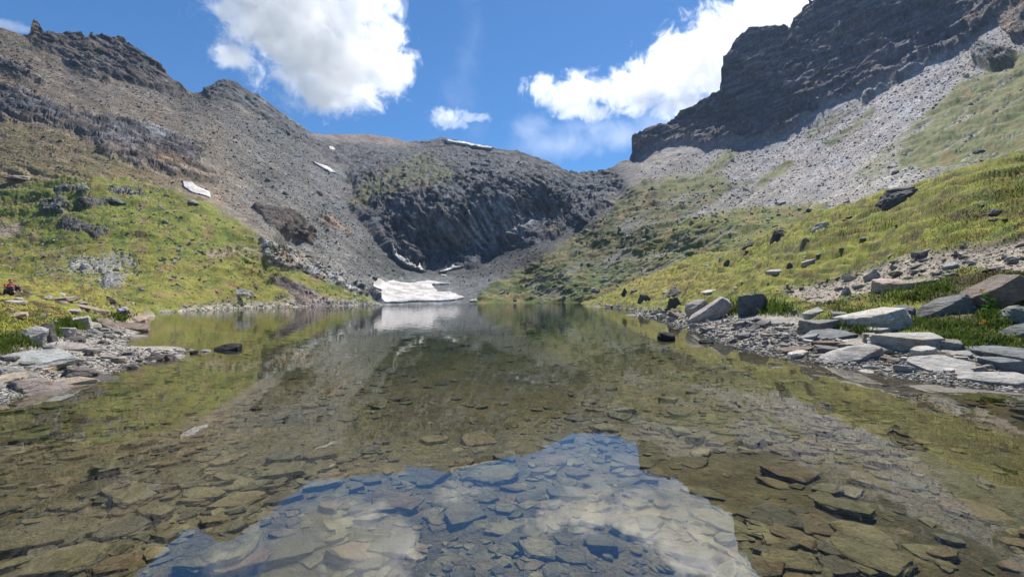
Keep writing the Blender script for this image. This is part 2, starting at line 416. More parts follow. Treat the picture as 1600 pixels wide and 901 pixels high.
paint([(320, 395), (420, 385), (430, 400), (330, 405)], (.25, .2, .17), crag=.3, warp=10, patchy=.9)
# --- headwall
paint([(560, 215), (700, 215), (860, 255), (960, 280), (960, 330), (560, 300)], (.085, .092, .108), crag=.8, op=.9, warp=26, patchy=.25)
paint([(480, 208), (570, 206), (640, 218), (660, 228), (600, 228), (500, 218)], (.19, .155, .14), crag=.3, warp=6)
paint([(500, 230), (575, 232), (640, 300), (560, 320), (540, 260)], (.07, .075, .088), crag=1, op=.85, warp=16, patchy=.45)
paint([(548, 322), (600, 296), (650, 288), (700, 282), (760, 272), (850, 285), (925, 300), (940, 325), (880, 370), (805, 385), (765, 400), (742, 418), (690, 421), (645, 412), (600, 388), (572, 350)], (.085, .09, .105), crag=1, warp=8, soft=5)
paint([(690, 330), (780, 320), (850, 345), (800, 380), (740, 400), (700, 370)], (.2, .21, .23), crag=1, warp=22, patchy=.9, tilt=.95)
paint([(545, 315), (580, 285), (615, 262), (650, 238), (690, 248), (720, 275), (700, 292), (640, 298), (600, 312), (560, 330)], (.11, .12, .045), .7, .3, op=.7, warp=26, patchy=.78)
paint([(575, 350), (605, 345), (690, 410), (720, 414), (660, 424), (610, 395)], (.06, .06, .065), crag=1, op=.5, warp=10)
# --- right hillside below the scree
paint([(735, 474), (765, 446), (850, 400), (930, 352), (972, 306), (1005, 282), (1110, 280), (1150, 288), (1140, 300), (1060, 345), (1290, 322), (1300, 380), (1100, 430), (930, 480), (740, 480)], (.085, .09, .04), .85, warp=12, soft=7)
paint([(740, 475), (800, 440), (900, 415), (1000, 400), (980, 450), (900, 478), (740, 480)], (.09, .115, .03), 1, op=.75, warp=30, patchy=.5, tilt=-.4)
paint([(985, 395), (1060, 350), (1150, 326), (1285, 320), (1295, 340), (1180, 380), (1050, 420)], (.14, .15, .035), 1, op=.9, warp=14, soft=6)
paint([(930, 470), (1000, 420), (1080, 400), (1080, 430), (950, 480)], (.15, .13, .045), 1, op=.6, warp=20)
paint([(820, 440), (1000, 380), (1150, 350), (1160, 365), (1020, 430), (840, 470)], (.16, .16, .16), 0, patchy=1.1, op=.7, warp=14, tilt=-.45)
paint([(960, 350), (1100, 290), (1120, 300), (980, 370)], (.15, .15, .15), 0, patchy=1.0, op=.7, warp=14, tilt=-.5)
# --- right scree: green streaks
for poly, op in (([(1395, 275), (1425, 195), (1500, 130), (1600, 80), (1720, 40), (1720, 240), (1600, 246), (1500, 265)], .9), ([(1160, 292), (1235, 250), (1242, 260), (1185, 292)], .9),
                 ([(1285, 222), (1365, 168), (1362, 182), (1300, 230)], .8), ([(1098, 268), (1148, 228), (1146, 250), (1112, 272)], .9), ([(1030, 278), (1130, 270), (1140, 300), (1040, 300)], .7),
                 ([(1330, 270), (1420, 200), (1420, 240), (1360, 290)], .5), ([(1260, 205), (1340, 160), (1330, 180), (1260, 225)], .5), ([(1720, 0), (2020, -60), (2020, 200), (1720, 250)], .8)):
    paint(poly, (.11, .13, .035), .9, op=op, patchy=.62, warp=12, tilt=-.5)
paint([(1380, 262), (1480, 262), (1600, 235), (1600, 262), (1380, 300)], (.26, .25, .24), 0, op=.8, warp=14)
# --- right cliffs
foot = [(985, 252), (1005, 240), (1038, 226), (1075, 222), (1100, 232), (1150, 222), (1211, 215), (1264, 185), (1290, 162), (1340, 147), (1377, 125), (1453, 96), (1483, 87), (1520, 62), (1566, 28), (1588, 0), (1640, -70), (1760, -150), (2020, -200)]
paint(foot + [(2020, -300), (1300, -300), (1230, -10), (1120, 40), (1100, 150), (980, 210)], PURP, crag=1, warp=5, soft=3)
paint([(1347, 150), (1400, 122), (1460, 92), (1440, 108), (1380, 140), (1350, 162)], (.15, .145, .15), crag=1, warp=5, soft=3)
paint([(1522, 88), (1545, 76), (1590, 82), (1585, 100), (1550, 110), (1525, 104)], (.12, .125, .13), crag=1, warp=4, soft=3)
paint([(1568, 40), (1590, 0), (1640, -40), (1640, 60), (1590, 62)], (.13, .115, .11), crag=1, warp=4, soft=3)
paint([(1000, 250), (1030, 236), (1075, 228), (1060, 250), (1000, 268)], (.27, .25, .24), crag=.2, warp=10, op=.8)

# relief
gx = np.gradient(V, axis=1); gy = np.gradient(V, axis=0)
Nn = np.cross(gx, gy); Nn /= np.linalg.norm(Nn, axis=-1)[..., None] + 1e-9
flip = (Nn * (V - np.array([0, 0, CAMZ]))).sum(-1) > 0
Nn[flip] *= -1
x, y, z = V[..., 0], V[..., 1], V[..., 2]
def strat(theta, ls, lt, seed):
    c_, s_ = math.cos(theta), math.sin(theta)
    return np.stack([(x * c_ + z * s_) / ls, (-x * s_ + z * c_) / lt + seed, y / ls], -1)
head = sstep(540, 600, PX) * (1 - sstep(930, 980, PX))
left = 1 - sstep(500, 560, PX)
right = sstep(960, 1000, PX)
crag_d = (head * (fbm(strat(-.85, 34, 15, 0), 5, .55, True) * 2.4 + fbm(V / 13, 4, .55) * 3.2) +
          left * (fbm(strat(-.5, 26, 7, 3), 5, .55, True) * 4.2) +
          right * (fbm(strat(.3, 90, 9, 7), 4, .6) * 4.5 + fbm(strat(-1.2, 60, 30, 4), 4, .55, True) * 4.5 + fbm(np.stack([x / 60, y / 60, z / 160], -1), 4, .5) * 9))
bank_d = fbm(V / 22, 5, .5) * 2.0 + fbm(V / 5.0, 3, .6) * .45
grass_d = fbm(V / np.array([20, 20, 9]), 4, .5) * 6.0 + fbm(V / np.array([7, 7, 2.5]), 4, .55, True) * 1.1
scale_d = np.clip(D / 260, .25, 1.6)
ck = CRAG > .15
blk = np.zeros(PX.shape); jnt = np.ones(PX.shape)
for side, th, ls, lt in ((PX < 540, -.5, 16, 5), ((PX >= 540) & (PX < 970), -.95, 26, 11), (PX >= 970, .25, 34, 15)):
    m_ = ck & side
    c_, s_ = math.cos(th), math.sin(th)
    pp_ = V[m_] + np.stack([fbm(V[m_] / 25 + 5, 3), fbm(V[m_] / 25 + 9, 3), fbm(V[m_] / 25 + 13, 3)], -1) * 9
    acc = 0; jj = 9
    for k_, (sc__, am) in enumerate(((1, 1.0), (.42, .45), (.2, .2))):
        q_ = np.stack([(pp_[:, 0] * c_ + pp_[:, 2] * s_) / (ls * sc__), pp_[:, 1] / (ls * sc__), (-pp_[:, 0] * s_ + pp_[:, 2] * c_) / (lt * sc__)], -1)
        va_, jo_ = blocks(q_, k_ * 9); acc = acc + va_ * am; jj = np.minimum(jj, jo_ / (1 if k_ == 0 else 1.4))
    blk[m_] = acc * lt * (.42 if lt != 11 else .42 * (.35 + .65 * sstep(235, 300, PY[m_]))); jnt[m_] = jj
crag_d = crag_d * np.where(PX < 540, .45, .5) + blk
TINT = TINT * (1 + (CRAG * (np.clip(blk / 6, -.2, .5) * .35 - .45 * (1 - sstep(0, .12, jnt))))[..., None])
disp = (CRAG * crag_d * .8 + (1 - CRAG) * ((1 - COVER) * bank_d + COVER * grass_d)) * scale_d
edge = sstep(0, .03, v) * np.ones_like(PX)
V = V + Nn * (disp * edge)[..., None]
# bare rock is tinted in darker and paler streaks along its strata
streak = np.where(PX < 540, fbm(strat(-.5, 18, 3.2, 3), 4, .6), np.where(PX < 970, fbm(strat(-1.05, 22, 4.0, 2), 4, .6), fbm(strat(.25, 60, 4.0, 8), 4, .62) * .8))
TINT *= (1 + CRAG * np.clip(streak * 2.6, -.6, 1.1))[..., None]
TINT = TINT * (1 + np.array([.35, .05, -.25]) * (CRAG * np.clip(fbm(V / 30 + 70, 4, .6) * 2.5 - .1, 0, 1))[..., None])
TINT *= (1 + .22 * w3 + .16 * w2 * (1 - CRAG))[..., None]
wl_ = fbm(np.stack([(PX * .82 + PY * .57) / 130, (-PX * .57 + PY * .82) / 9, PX * 0 + 31], -1), 4, .55)
wr_ = fbm(np.stack([(PX * .82 - PY * .57) / 130, (PX * .57 + PY * .82) / 9, PX * 0 + 37], -1), 4, .55)
run = np.where(PX < 600, wl_, np.where(PX > 860, wr_, wl_ * np.clip((860 - PX) / 260, 0, 1) + wr_ * np.clip((PX - 600) / 260, 0, 1)))
TINT *= (1 + np.clip(.75 * run, -.35, .5) * (1 - CRAG) * (1 - COVER))[..., None]
TINT = TINT * (1 + np.array([.09, .01, -.07]) * (np.clip(fbm(np.stack([PX / 45, PY / 22, PX * 0 + 51], -1), 4, .6) * 2, -1, 1) * (1 - COVER))[..., None])
w4 = fbm(np.stack([PX / 34, PY / 12, PX * 0 + 21], -1), 5, .65)
gm = (COVER * np.clip(w4 * 4 - .1, 0, .8))[..., None]; TINT = TINT * (1 - gm) + np.array([.19, .135, .06]) * gm
gm = (COVER * np.clip(-w4 * 4 - .25, 0, .85))[..., None]; TINT = TINT * (1 - gm) + np.array([.055, .08, .018]) * gm
TINT = np.clip(TINT, .02, .5)
# back of the ridges (falls away behind the skyline) and a skirt under the shore
out_dir = np.stack([col_dir(xs), np.ones(NC), np.zeros(NC)], -1); out_dir /= np.linalg.norm(out_dir, axis=1)[:, None]
back = [V[-1] + out_dir * t + np.array([0, 0, -.65]) * t for t in (4, 12, 30, 70, 140)]
skirt = [V[0] - out_dir * t + np.array([0, 0, -.25]) * t for t in (24, 8, 3)]
FARV = V.copy(); FARPX, FARPY0, FARPY1 = xs, yb, yt
ALL = np.concatenate([np.array(skirt), V, np.array(back)], 0)
def ext(a): return np.concatenate([a[:1]] * 3 + [a] + [a[-1:]] * 5, 0)
tA, cA, gA = ext(TINT), ext(COVER), ext(CRAG)
Q = grid_quads(ALL.shape[0], NC)
cols = np.tile(np.arange(NC - 1), ALL.shape[0] - 1)
# the mountain is cut where one massif ends and the next begins
rows = np.repeat(np.arange(ALL.shape[0] - 1), NC - 1)
pyq = ext(PY)[rows, cols]; pxq = xs[cols]
bL = np.interp(pyq, [200, 260, 300, 340, 390, 430, 480], [490, 548, 556, 560, 600, 660, 680])
bR = np.interp(pyq, [240, 280, 310, 350, 400, 445, 480], [925, 975, 970, 930, 850, 765, 735])
VV = ALL.reshape(-1, 3); AT = {'tint': tA.reshape(-1, 3), 'cover': cA.ravel(), 'crag': gA.ravel()}
submesh('mountain', VV, Q, pxq < bL, M_far, AT, 'structure')
submesh('mountain', VV, Q, (pxq >= bL) & (pxq < bR), M_far, AT, 'structure')
submesh('mountain', VV, Q, pxq >= bR, M_far, AT, 'structure')
def far_at(px, py):
    px = np.asarray(px, float); py = np.asarray(py, float)
    c = np.clip((px - xs[0]) / (xs[1] - xs[0]), 0, NC - 1.001); ci = c.astype(int); cf = c - ci
    t0, b0 = np.interp(px, xs, yt), np.interp(px, xs, yb)
    l0 = np.interp(px, xs, ylow)
    vv_ = np.where(py > l0, (py - b0) / (l0 - b0) * VB, VB + (1 - VB) * (py - l0) / (t0 - l0))
    r = np.clip(vv_, 0, .9999) * (NR - 1); ri = r.astype(int); rf = r - ri
    g = lambda a, b: FARV[np.minimum(a, NR - 1), np.minimum(b, NC - 1)]
    cf, rf = cf[..., None], rf[..., None]
    return (g(ri, ci) * (1 - cf) + g(ri, ci + 1) * cf) * (1 - rf) + (g(ri + 1, ci) * (1 - cf) + g(ri + 1, ci + 1) * cf) * rf

# ------------------------------------------------------------------ lakebed and both banks: one world height field
def yh(px): return 469.5 - (np.asarray(px, float) - 800) * math.tan(ROLL)
near = []   # (px, D, z)
def zp(px, py, z): near.append((px, (CAMZ - z) * F / (py - float(yh(px))), z))
def dp(px, py, D): near.append((px, D, CAMZ + (float(yh(px)) - py) / F * D))
def wz(px, D, z): near.append((px, D, z))
for a in [(942, 480), (975, 492), (1005, 494), (1040, 500), (1070, 514), (1112, 527), (1150, 542), (1212, 556), (1300, 571), (1400, 588), (1500, 601), (1600, 612)]: zp(*a, 0)
wz(1800, 5.9, 0); wz(2000, 5.2, 0); wz(1800, 4.2, -.4); wz(2000, 3.8, -.4)
for a in [(1600, 560, 8.5), (1600, 482, 11), (1600, 386, 14.3), (1600, 310, 18.5), (1600, 247, 24), (1500, 275, 29), (1400, 548, 9.6), (1400, 500, 12.6), (1400, 430, 18.5), (1400, 359, 26), (1400, 305, 35),
          (1500, 520, 9.8), (1500, 400, 16.5), (1290, 337, 44), (1300, 530, 11.6), (1300, 480, 16.5), (1300, 420, 26), (1200, 370, 54), (1200, 500, 17.5), (1200, 451, 28), (1200, 407, 40), (1100, 480, 31), (1100, 440, 50), (1100, 400, 74),
          (1000, 470, 64), (1000, 442, 108), (940, 468, 165), (1050, 480, 42), (1050, 450, 62), (1060, 420, 88), (1800, 560, 7.2), (1800, 450, 9.6), (1800, 330, 14), (1800, 190, 19.5), (2000, 560, 6.5), (2000, 430, 8.8), (2000, 280, 12.5), (2000, 135, 17)]: dp(*a)
for px, d0, dz in ((2000, 17, 0), (1800, 19.5, 0), (1600, 24, 0), (1500, 29, 0), (1400, 35, 0), (1290, 44, 0), (1200, 54, 0), (1100, 74, 0), (1000, 108, 0)):
    zc = CAMZ + (float(yh(px)) - float(crest_right(px))) / F * d0
    wz(px, d0 * 1.35, zc - 1.0 - d0 * .03); wz(px, d0 * 2, zc - 2.5 - d0 * .04)
wz(940, 260, 0); wz(1100, 230, 4)
# left bank
for a in [(0, 628), (60, 610), (100, 602), (150, 590), (182, 580), (215, 571), (250, 562), (290, 552), (205, 538), (203, 528), (228, 510), (214, 497), (238, 489)]: zp(*a, 0)
wz(-200, 6.2, 0); wz(-400, 5.6, 0); wz(-200, 4.4, -.4); wz(-400, 4.0, -.4); wz(-200, 8, .6); wz(-400, 7, .6); wz(-200, 16, 1.6); wz(-400, 14, 1.6); wz(-200, 34, 3.6); wz(-400, 30, 3.6); wz(-200, 60, 3.4); wz(-400, 60, 3.4)
for a in [(0, 600, .2), (0, 560, .5), (0, 520, .9), (0, 495, 1.3), (60, 585, .18), (100, 560, .25), (100, 530, .45), (100, 500, 1.0), (170, 562, .12), (170, 540, .15), (170, 520, .32), (170, 503, .62), (150, 575, .12), (200, 556, .1), (245, 552, .12),
          (230, 532, -.08), (260, 520, -.35), (300, 563, -.18), (300, 538, -.2), (300, 510, -.6), (340, 555, -.2), (340, 540, -.25), (370, 549, -.22), (400, 560, -.4), (400, 520, -.7), (260, 500, -.7), (215, 505, .1)]: zp(*a)
for a in [(0, 470, 23), (0, 446, 40), (100, 476, 28), (100, 450, 46), (170, 482, 38), (170, 463, 52), (225, 486, 60), (50, 448, 43)]: dp(*a)
for a in [(0, 62, 3.2), (0, 95, 3.4), (0, 140, 3), (100, 65, 3.0), (100, 110, 2.), (170, 72, 1.8), (170, 110, 0.3), (230, 80, -.2), (250, 100, -.8), (250, 150, -3), (100, 160, 1)]: wz(*a)
# bed of the lake
for px in (-200, 100, 400, 700, 1000, 1200, 1400, 1700):
    wz(px, 1.5, -.36); wz(px, 3, -.42)
for a in [(100, 5, -.36), (400, 5, -.46), (800, 5, -.5), (1200, 5, -.46), (1450, 5, -.34), (1600, 4.8, -.35), (300, 9, -.38), (600, 10, -.55), (900, 10, -.6), (1150, 8, -.4), (500, 18, -.75), (800, 20, -.9), (1000, 18, -.5), (400, 40, -1.6), (700, 45, -2.0),
          (900, 40, -1.2), (350, 90, -2.6), (600, 110, -3.6), (850, 110, -3), (400, 170, -2.5), (500, 220, -2.5), (650, 240, -2.5), (850, 230, -2.5), (930, 150, -1.2), (300, 70, -2.2), (950, 70, -1.2), (200, 7.2, -.22), (60, 6.2, -.25)]: wz(*a)
na = np.array(near, float)
zf = rbf_fit(np.stack([na[:, 0] / 240, np.log(na[:, 1]) * 1.5], -1), na[:, 2], 1e-3)
NC2, NR2 = 1180, 760
xs2 = np.linspace(-420, 2020, NC2)
Ds = np.exp(np.linspace(math.log(1.2), math.log(262), NR2))
PX2, DD = np.meshgrid(xs2, Ds)
Z = zf(np.stack([PX2 / 240, np.log(DD) * 1.5], -1))
X2 = col_dir(PX2) * DD
W = np.stack([X2, DD, Z], -1)
land = sstep(.05, .5, Z)
_, PY2 = proj(W)
# ground cover of the banks
TN = np.empty(W.shape); TN[:] = (.15, .12, .052)
wl = fbm(W[..., :2].repeat([1, 2], -1) * np.array([.5, .5, 0]), 4)
CV = np.zeros(Z.shape); CR = np.ones(Z.shape) * .85
def put(m, col, cover=0., crag=0.):
    global TN, CV, CR
    TN = TN * (1 - m[..., None]) + np.array(col) * m[..., None]
    CV = CV * (1 - m) + cover * m; CR = CR * (1 - m) + crag * m
nz = fbm(W * np.array([1.6, 1.6, 3]), 4, .55); nz2 = fbm(W * np.array([.35, .35, .8]), 3, .5)
bedn = fbm(W * np.array([.45, .45, 0]) + 11, 5, .6)
put(np.clip(bedn * 3, 0, .8), (.075, .066, .03), 0, .85); put(np.clip(-bedn * 3, 0, .7), (.155, .125, .065), 0, .85)
put(sstep(.0, .03, Z), (.2, .19, .18))
put(sstep(.025, .07, Z + .02 * nz), (.30, .28, .255))
gl = sstep(-3, 3, (np.interp(PX2, [-420, 0, 60, 110, 150, 200, 235, 260], [600, 556, 536, 520, 510, 500, 491, 488]) - PY2) + 9 * nz + 6 * nz2) * (PX2 < 420) * sstep(.05, .2, Z)
put(gl, (.17, .155, .04), 1)
gl2 = sstep(-8, 8, 505 - PY2 + 25 * nz2) * gl * (PX2 < 420); put(gl2 * .75, (.17, .145, .04), 1)
gr = sstep(-4, 4, (np.interp(PX2, [930, 1000, 1060, 1090, 1150, 1215, 1250, 1330, 1420, 1500, 1600, 2020], [477, 484, 488, 486, 488, 492, 496, 522, 540, 532, 546, 600]) - PY2) + 10 * nz + 6 * nz2) * (PX2 > 420)
put(gr, (.13, .15, .022), 1)
hi = sstep(-10, 10, np.interp(PX2, [930, 1100, 1300, 1600], [480, 470, 430, 350]) - PY2 + 25 * nz2) * gr
put(hi * .5, (.155, .15, .026), 1)
org = gr * np.exp(-((PX2 - 1030) / 90) ** 2 - ((PY2 - 445) / 22) ** 2); put(np.clip(org * 1.1, 0, .8), (.21, .165, .045), 1)
soil = [(1215, 455), (1290, 446), (1350, 424), (1430, 398), (1530, 385), (1640, 372), (1760, 380), (1760, 440), (1600, 432), (1540, 420), (1500, 428), (1450, 440), (1400, 455), (1340, 468), (1290, 478), (1240, 470)]
put(sstep(-5, 5, poly_sd(PX2, PY2, soil) + 10 * nz + 6 * nz2) * (PX2 > 420), (.29, .25, .215), .1)
put(sstep(-6, 6, poly_sd(PX2, PY2, [(1400, 452), (1480, 450), (1560, 455), (1640, 470), (1640, 530), (1560, 525), (1480, 500), (1430, 470)]) + 12 * nz) * .8 * (PX2 > 420), (.075, .058, .04), .7)
for cx_, cy_, sx, sy in ((1240, 395, 60, 4), (1470, 318, 50, 4), (1560, 385, 50, 5), (1180, 470, 40, 5), (1130, 462, 20, 5), (1330, 425, 30, 4), (1050, 468, 20, 5)):
    put(np.exp(-((PX2 - cx_) / sx) ** 2 - ((PY2 - cy_ + (PX2 - cx_) * .28) / sy) ** 2) * sstep(-.2, .3, nz + .2) * (PX2 > 420), (.07, .055, .04), .3)
grn = np.exp(-((PX2 - 1185) / 45) ** 2 - ((PY2 - 480) / 9) ** 2) + np.exp(-((PX2 - 1420) / 60) ** 2 - ((PY2 - 520) / 14) ** 2) + np.exp(-((PX2 - 1450) / 60) ** 2 - ((PY2 - 448) / 10) ** 2)
put(np.clip(grn * .9, 0, .8) * (PX2 > 420), (.10, .15, .03), 1)
# relief of the banks: tussocks, small terraces, gravel heaps
dg = fbm(W * np.array([.9, .9, 1.4]), 4, .5) * .22 + fbm(W * np.array([1.3, 1.3, 2]), 3, .45, True) * .10 / np.clip(DD / 16, 1, 3) + fbm(np.stack([Z * 2.2, X2 * .12, DD * .08], -1), 3, .5, True) * .26
db = fbm(W * np.array([1.2, 1.2, 1.2]), 4, .55) * .06 + fbm(W * np.array([5, 5, 5]), 3, .6) * .018
dlake = fbm(W * np.array([.8, .8, .8]), 4, .5) * .05
sc_d = np.clip(DD / 14, .7, 3.0)
Z = Z + np.where(Z > 0, (CV * dg * sc_d + (1 - CV) * db) * sstep(0, .35, Z), 0) + (1 - land) * dlake * sstep(.05, .25, np.abs(Z))
W[..., 2] = Z
q1 = fbm(W * np.array([1.1, 1.1, 2.2]) + 40, 5, .62); q2 = fbm(W * np.array([.5, .5, 2.6]) + 80, 4, .6)
for qq, colr, a_ in ((q1, (.21, .15, .045), .7), (-q1, (.07, .105, .018), .9), (q2, (.2, .225, .03), .7), (-q2, (.045, .036, .02), .85)):
    mk = (CV * np.clip(qq * 6.5 - .45, 0, a_))[..., None]; TN = TN * (1 - mk) + np.array(colr) * mk
TN *= (1 + .3 * nz2 + .25 * nz)[..., None]; TN = np.clip(TN, .015, .5)
_, PY2 = proj(W)
VISY = np.minimum.accumulate(PY2, axis=0)
Q2 = grid_quads(NR2, NC2)
zq = Z.reshape(-1)[Q2].max(1); pq = PX2.reshape(-1)[Q2[:, 0]]; dq = DD.reshape(-1)[Q2[:, 0]]
AT2 = {'tint': TN.reshape(-1, 3), 'cover': CV.ravel(), 'crag': CR.ravel()}
W2 = W.reshape(-1, 3)
submesh('lakebed', W2, Q2, zq <= 0, M_near, AT2, 'structure')
submesh('bank', W2, Q2, (zq > 0) & (pq < 600), M_near, AT2, 'structure')
submesh('bank', W2, Q2, (zq > 0) & (pq >= 600), M_near, AT2, 'structure')
def near_at(px, py):
    """first point of the banks or the lakebed seen along the line of sight"""
    px = np.atleast_1d(np.asarray(px, float)); py = np.atleast_1d(np.asarray(py, float))
    c = np.clip(np.round((px - xs2[0]) / (xs2[1] - xs2[0])).astype(int), 0, NC2 - 1)
    r = np.empty(len(c), int)
    for k in range(len(c)): r[k] = np.searchsorted(-VISY[:, c[k]], -py[k])
    r = np.clip(r, 0, NR2 - 1)
    return W[r, c]
def ground_z(X, Y):
    X = np.atleast_1d(np.asarray(X, float)); Y = np.atleast_1d(np.asarray(Y, float))
    cx = np.interp(X / Y, col_dir(xs2), np.arange(NC2)); rx = np.interp(np.log(Y), np.log(Ds), np.arange(NR2))
    ci = np.clip(cx.astype(int), 0, NC2 - 2); ri = np.clip(rx.astype(int), 0, NR2 - 2); cf, rf = cx - ci, rx - ri
    return (Z[ri, ci] * (1 - cf) + Z[ri, ci + 1] * cf) * (1 - rf) + (Z[ri + 1, ci] * (1 - cf) + Z[ri + 1, ci + 1] * cf) * rf

# ------------------------------------------------------------------ water
def make_water():
    m = bpy.data.materials.new('lake_water'); m.use_nodes = True
    nt = m.node_tree; nt.nodes.clear(); L = nt.links.new
    out = nd(nt, 'ShaderNodeOutputMaterial')
    geo = nd(nt, 'ShaderNodeNewGeometry')
    sep = nd(nt, 'ShaderNodeSeparateXYZ'); L(geo.outputs['Position'], sep.inputs[0])
    # light breeze further out, glassy by the shore
    amp = math_(nt, 'ADD', maprange(nt, sep.outputs['Y'], 5, 60, .0026, .012), 0.0)
    vec = None
    for sc_, w in ((3.2, 1.0), (11.0, .55)):
        mp = nd(nt, 'ShaderNodeMapping'); mp.inputs['Scale'].default_value = (.55, 1, 1); L(geo.outputs['Position'], mp.inputs[0])
        n = nd(nt, 'ShaderNodeTexNoise'); n.inputs['Scale'].default_value = sc_; n.inputs['Detail'].default_value = 2
        L(mp.outputs[0], n.inputs['Vector'])
        s = nd(nt, 'ShaderNodeVectorMath', operation='SUBTRACT'); L(n.outputs['Color'], s.inputs[0]); s.inputs[1].default_value = (.5, .5, .5)
        q = nd(nt, 'ShaderNodeVectorMath', operation='SCALE'); L(s.outputs[0], q.inputs[0]); q.inputs['Scale'].default_value = w
        if vec is None: vec = q.outputs[0]
        else:
            ad = nd(nt, 'ShaderNodeVectorMath', operation='ADD'); L(vec, ad.inputs[0]); L(q.outputs[0], ad.inputs[1]); vec = ad.outputs[0]
    q = nd(nt, 'ShaderNodeVectorMath', operation='SCALE'); L(vec, q.inputs[0]); L(math_(nt, 'MULTIPLY', amp, 5.0), q.inputs['Scale'])
    ad = nd(nt, 'ShaderNodeVectorMath', operation='ADD'); L(q.outputs[0], ad.inputs[0]); L(geo.outputs['Normal'], ad.inputs[1])
    nn = nd(nt, 'ShaderNodeVectorMath', operation='NORMALIZE'); L(ad.outputs[0], nn.inputs[0])
    dt = nd(nt, 'ShaderNodeVectorMath', operation='DOT_PRODUCT'); L(nn.outputs[0], dt.inputs[0]); L(geo.outputs['Incoming'], dt.inputs[1])
    c = math_(nt, 'SUBTRACT', 1.0, math_(nt, 'ABSOLUTE', dt.outputs['Value']), clamp=True)
    fr = math_(nt, 'ADD', math_(nt, 'MULTIPLY', math_(nt, 'POWER', c, 4.2), .83), .165, clamp=True)
    tr = nd(nt, 'ShaderNodeBsdfTransparent')
    gl = nd(nt, 'ShaderNodeBsdfGlossy'); gl.inputs['Roughness'].default_value = 0.0
    L(nn.outputs[0], gl.inputs['Normal'])
    mx = nd(nt, 'ShaderNodeMixShader'); L(fr, mx.inputs[0]); L(tr.outputs[0], mx.inputs[1]); L(gl.outputs[0], mx.inputs[2])
    L(mx.outputs[0], out.inputs['Surface'])
    va = nd(nt, 'ShaderNodeVolumeAbsorption'); va.inputs['Color'].default_value = (.72, .86, .66, 1); va.inputs['Density'].default_value = .22
    L(va.outputs[0], out.inputs['Volume'])
    x0, x1, y0, y1, zb = -150, 150, -6, 262, -9
    Vv = [(x0, y0, 0), (x1, y0, 0), (x1, y1, 0), (x0, y1, 0), (x0, y0, zb), (x1, y0, zb), (x1, y1, zb), (x0, y1, zb)]
    Fq = [(0, 1, 2, 3), (7, 6, 5, 4), (0, 4, 5, 1), (1, 5, 6, 2), (2, 6, 7, 3), (3, 7, 4, 0)]
    return mesh_from('water', Vv, Fq, m, False, None, 'structure')
water = make_water()

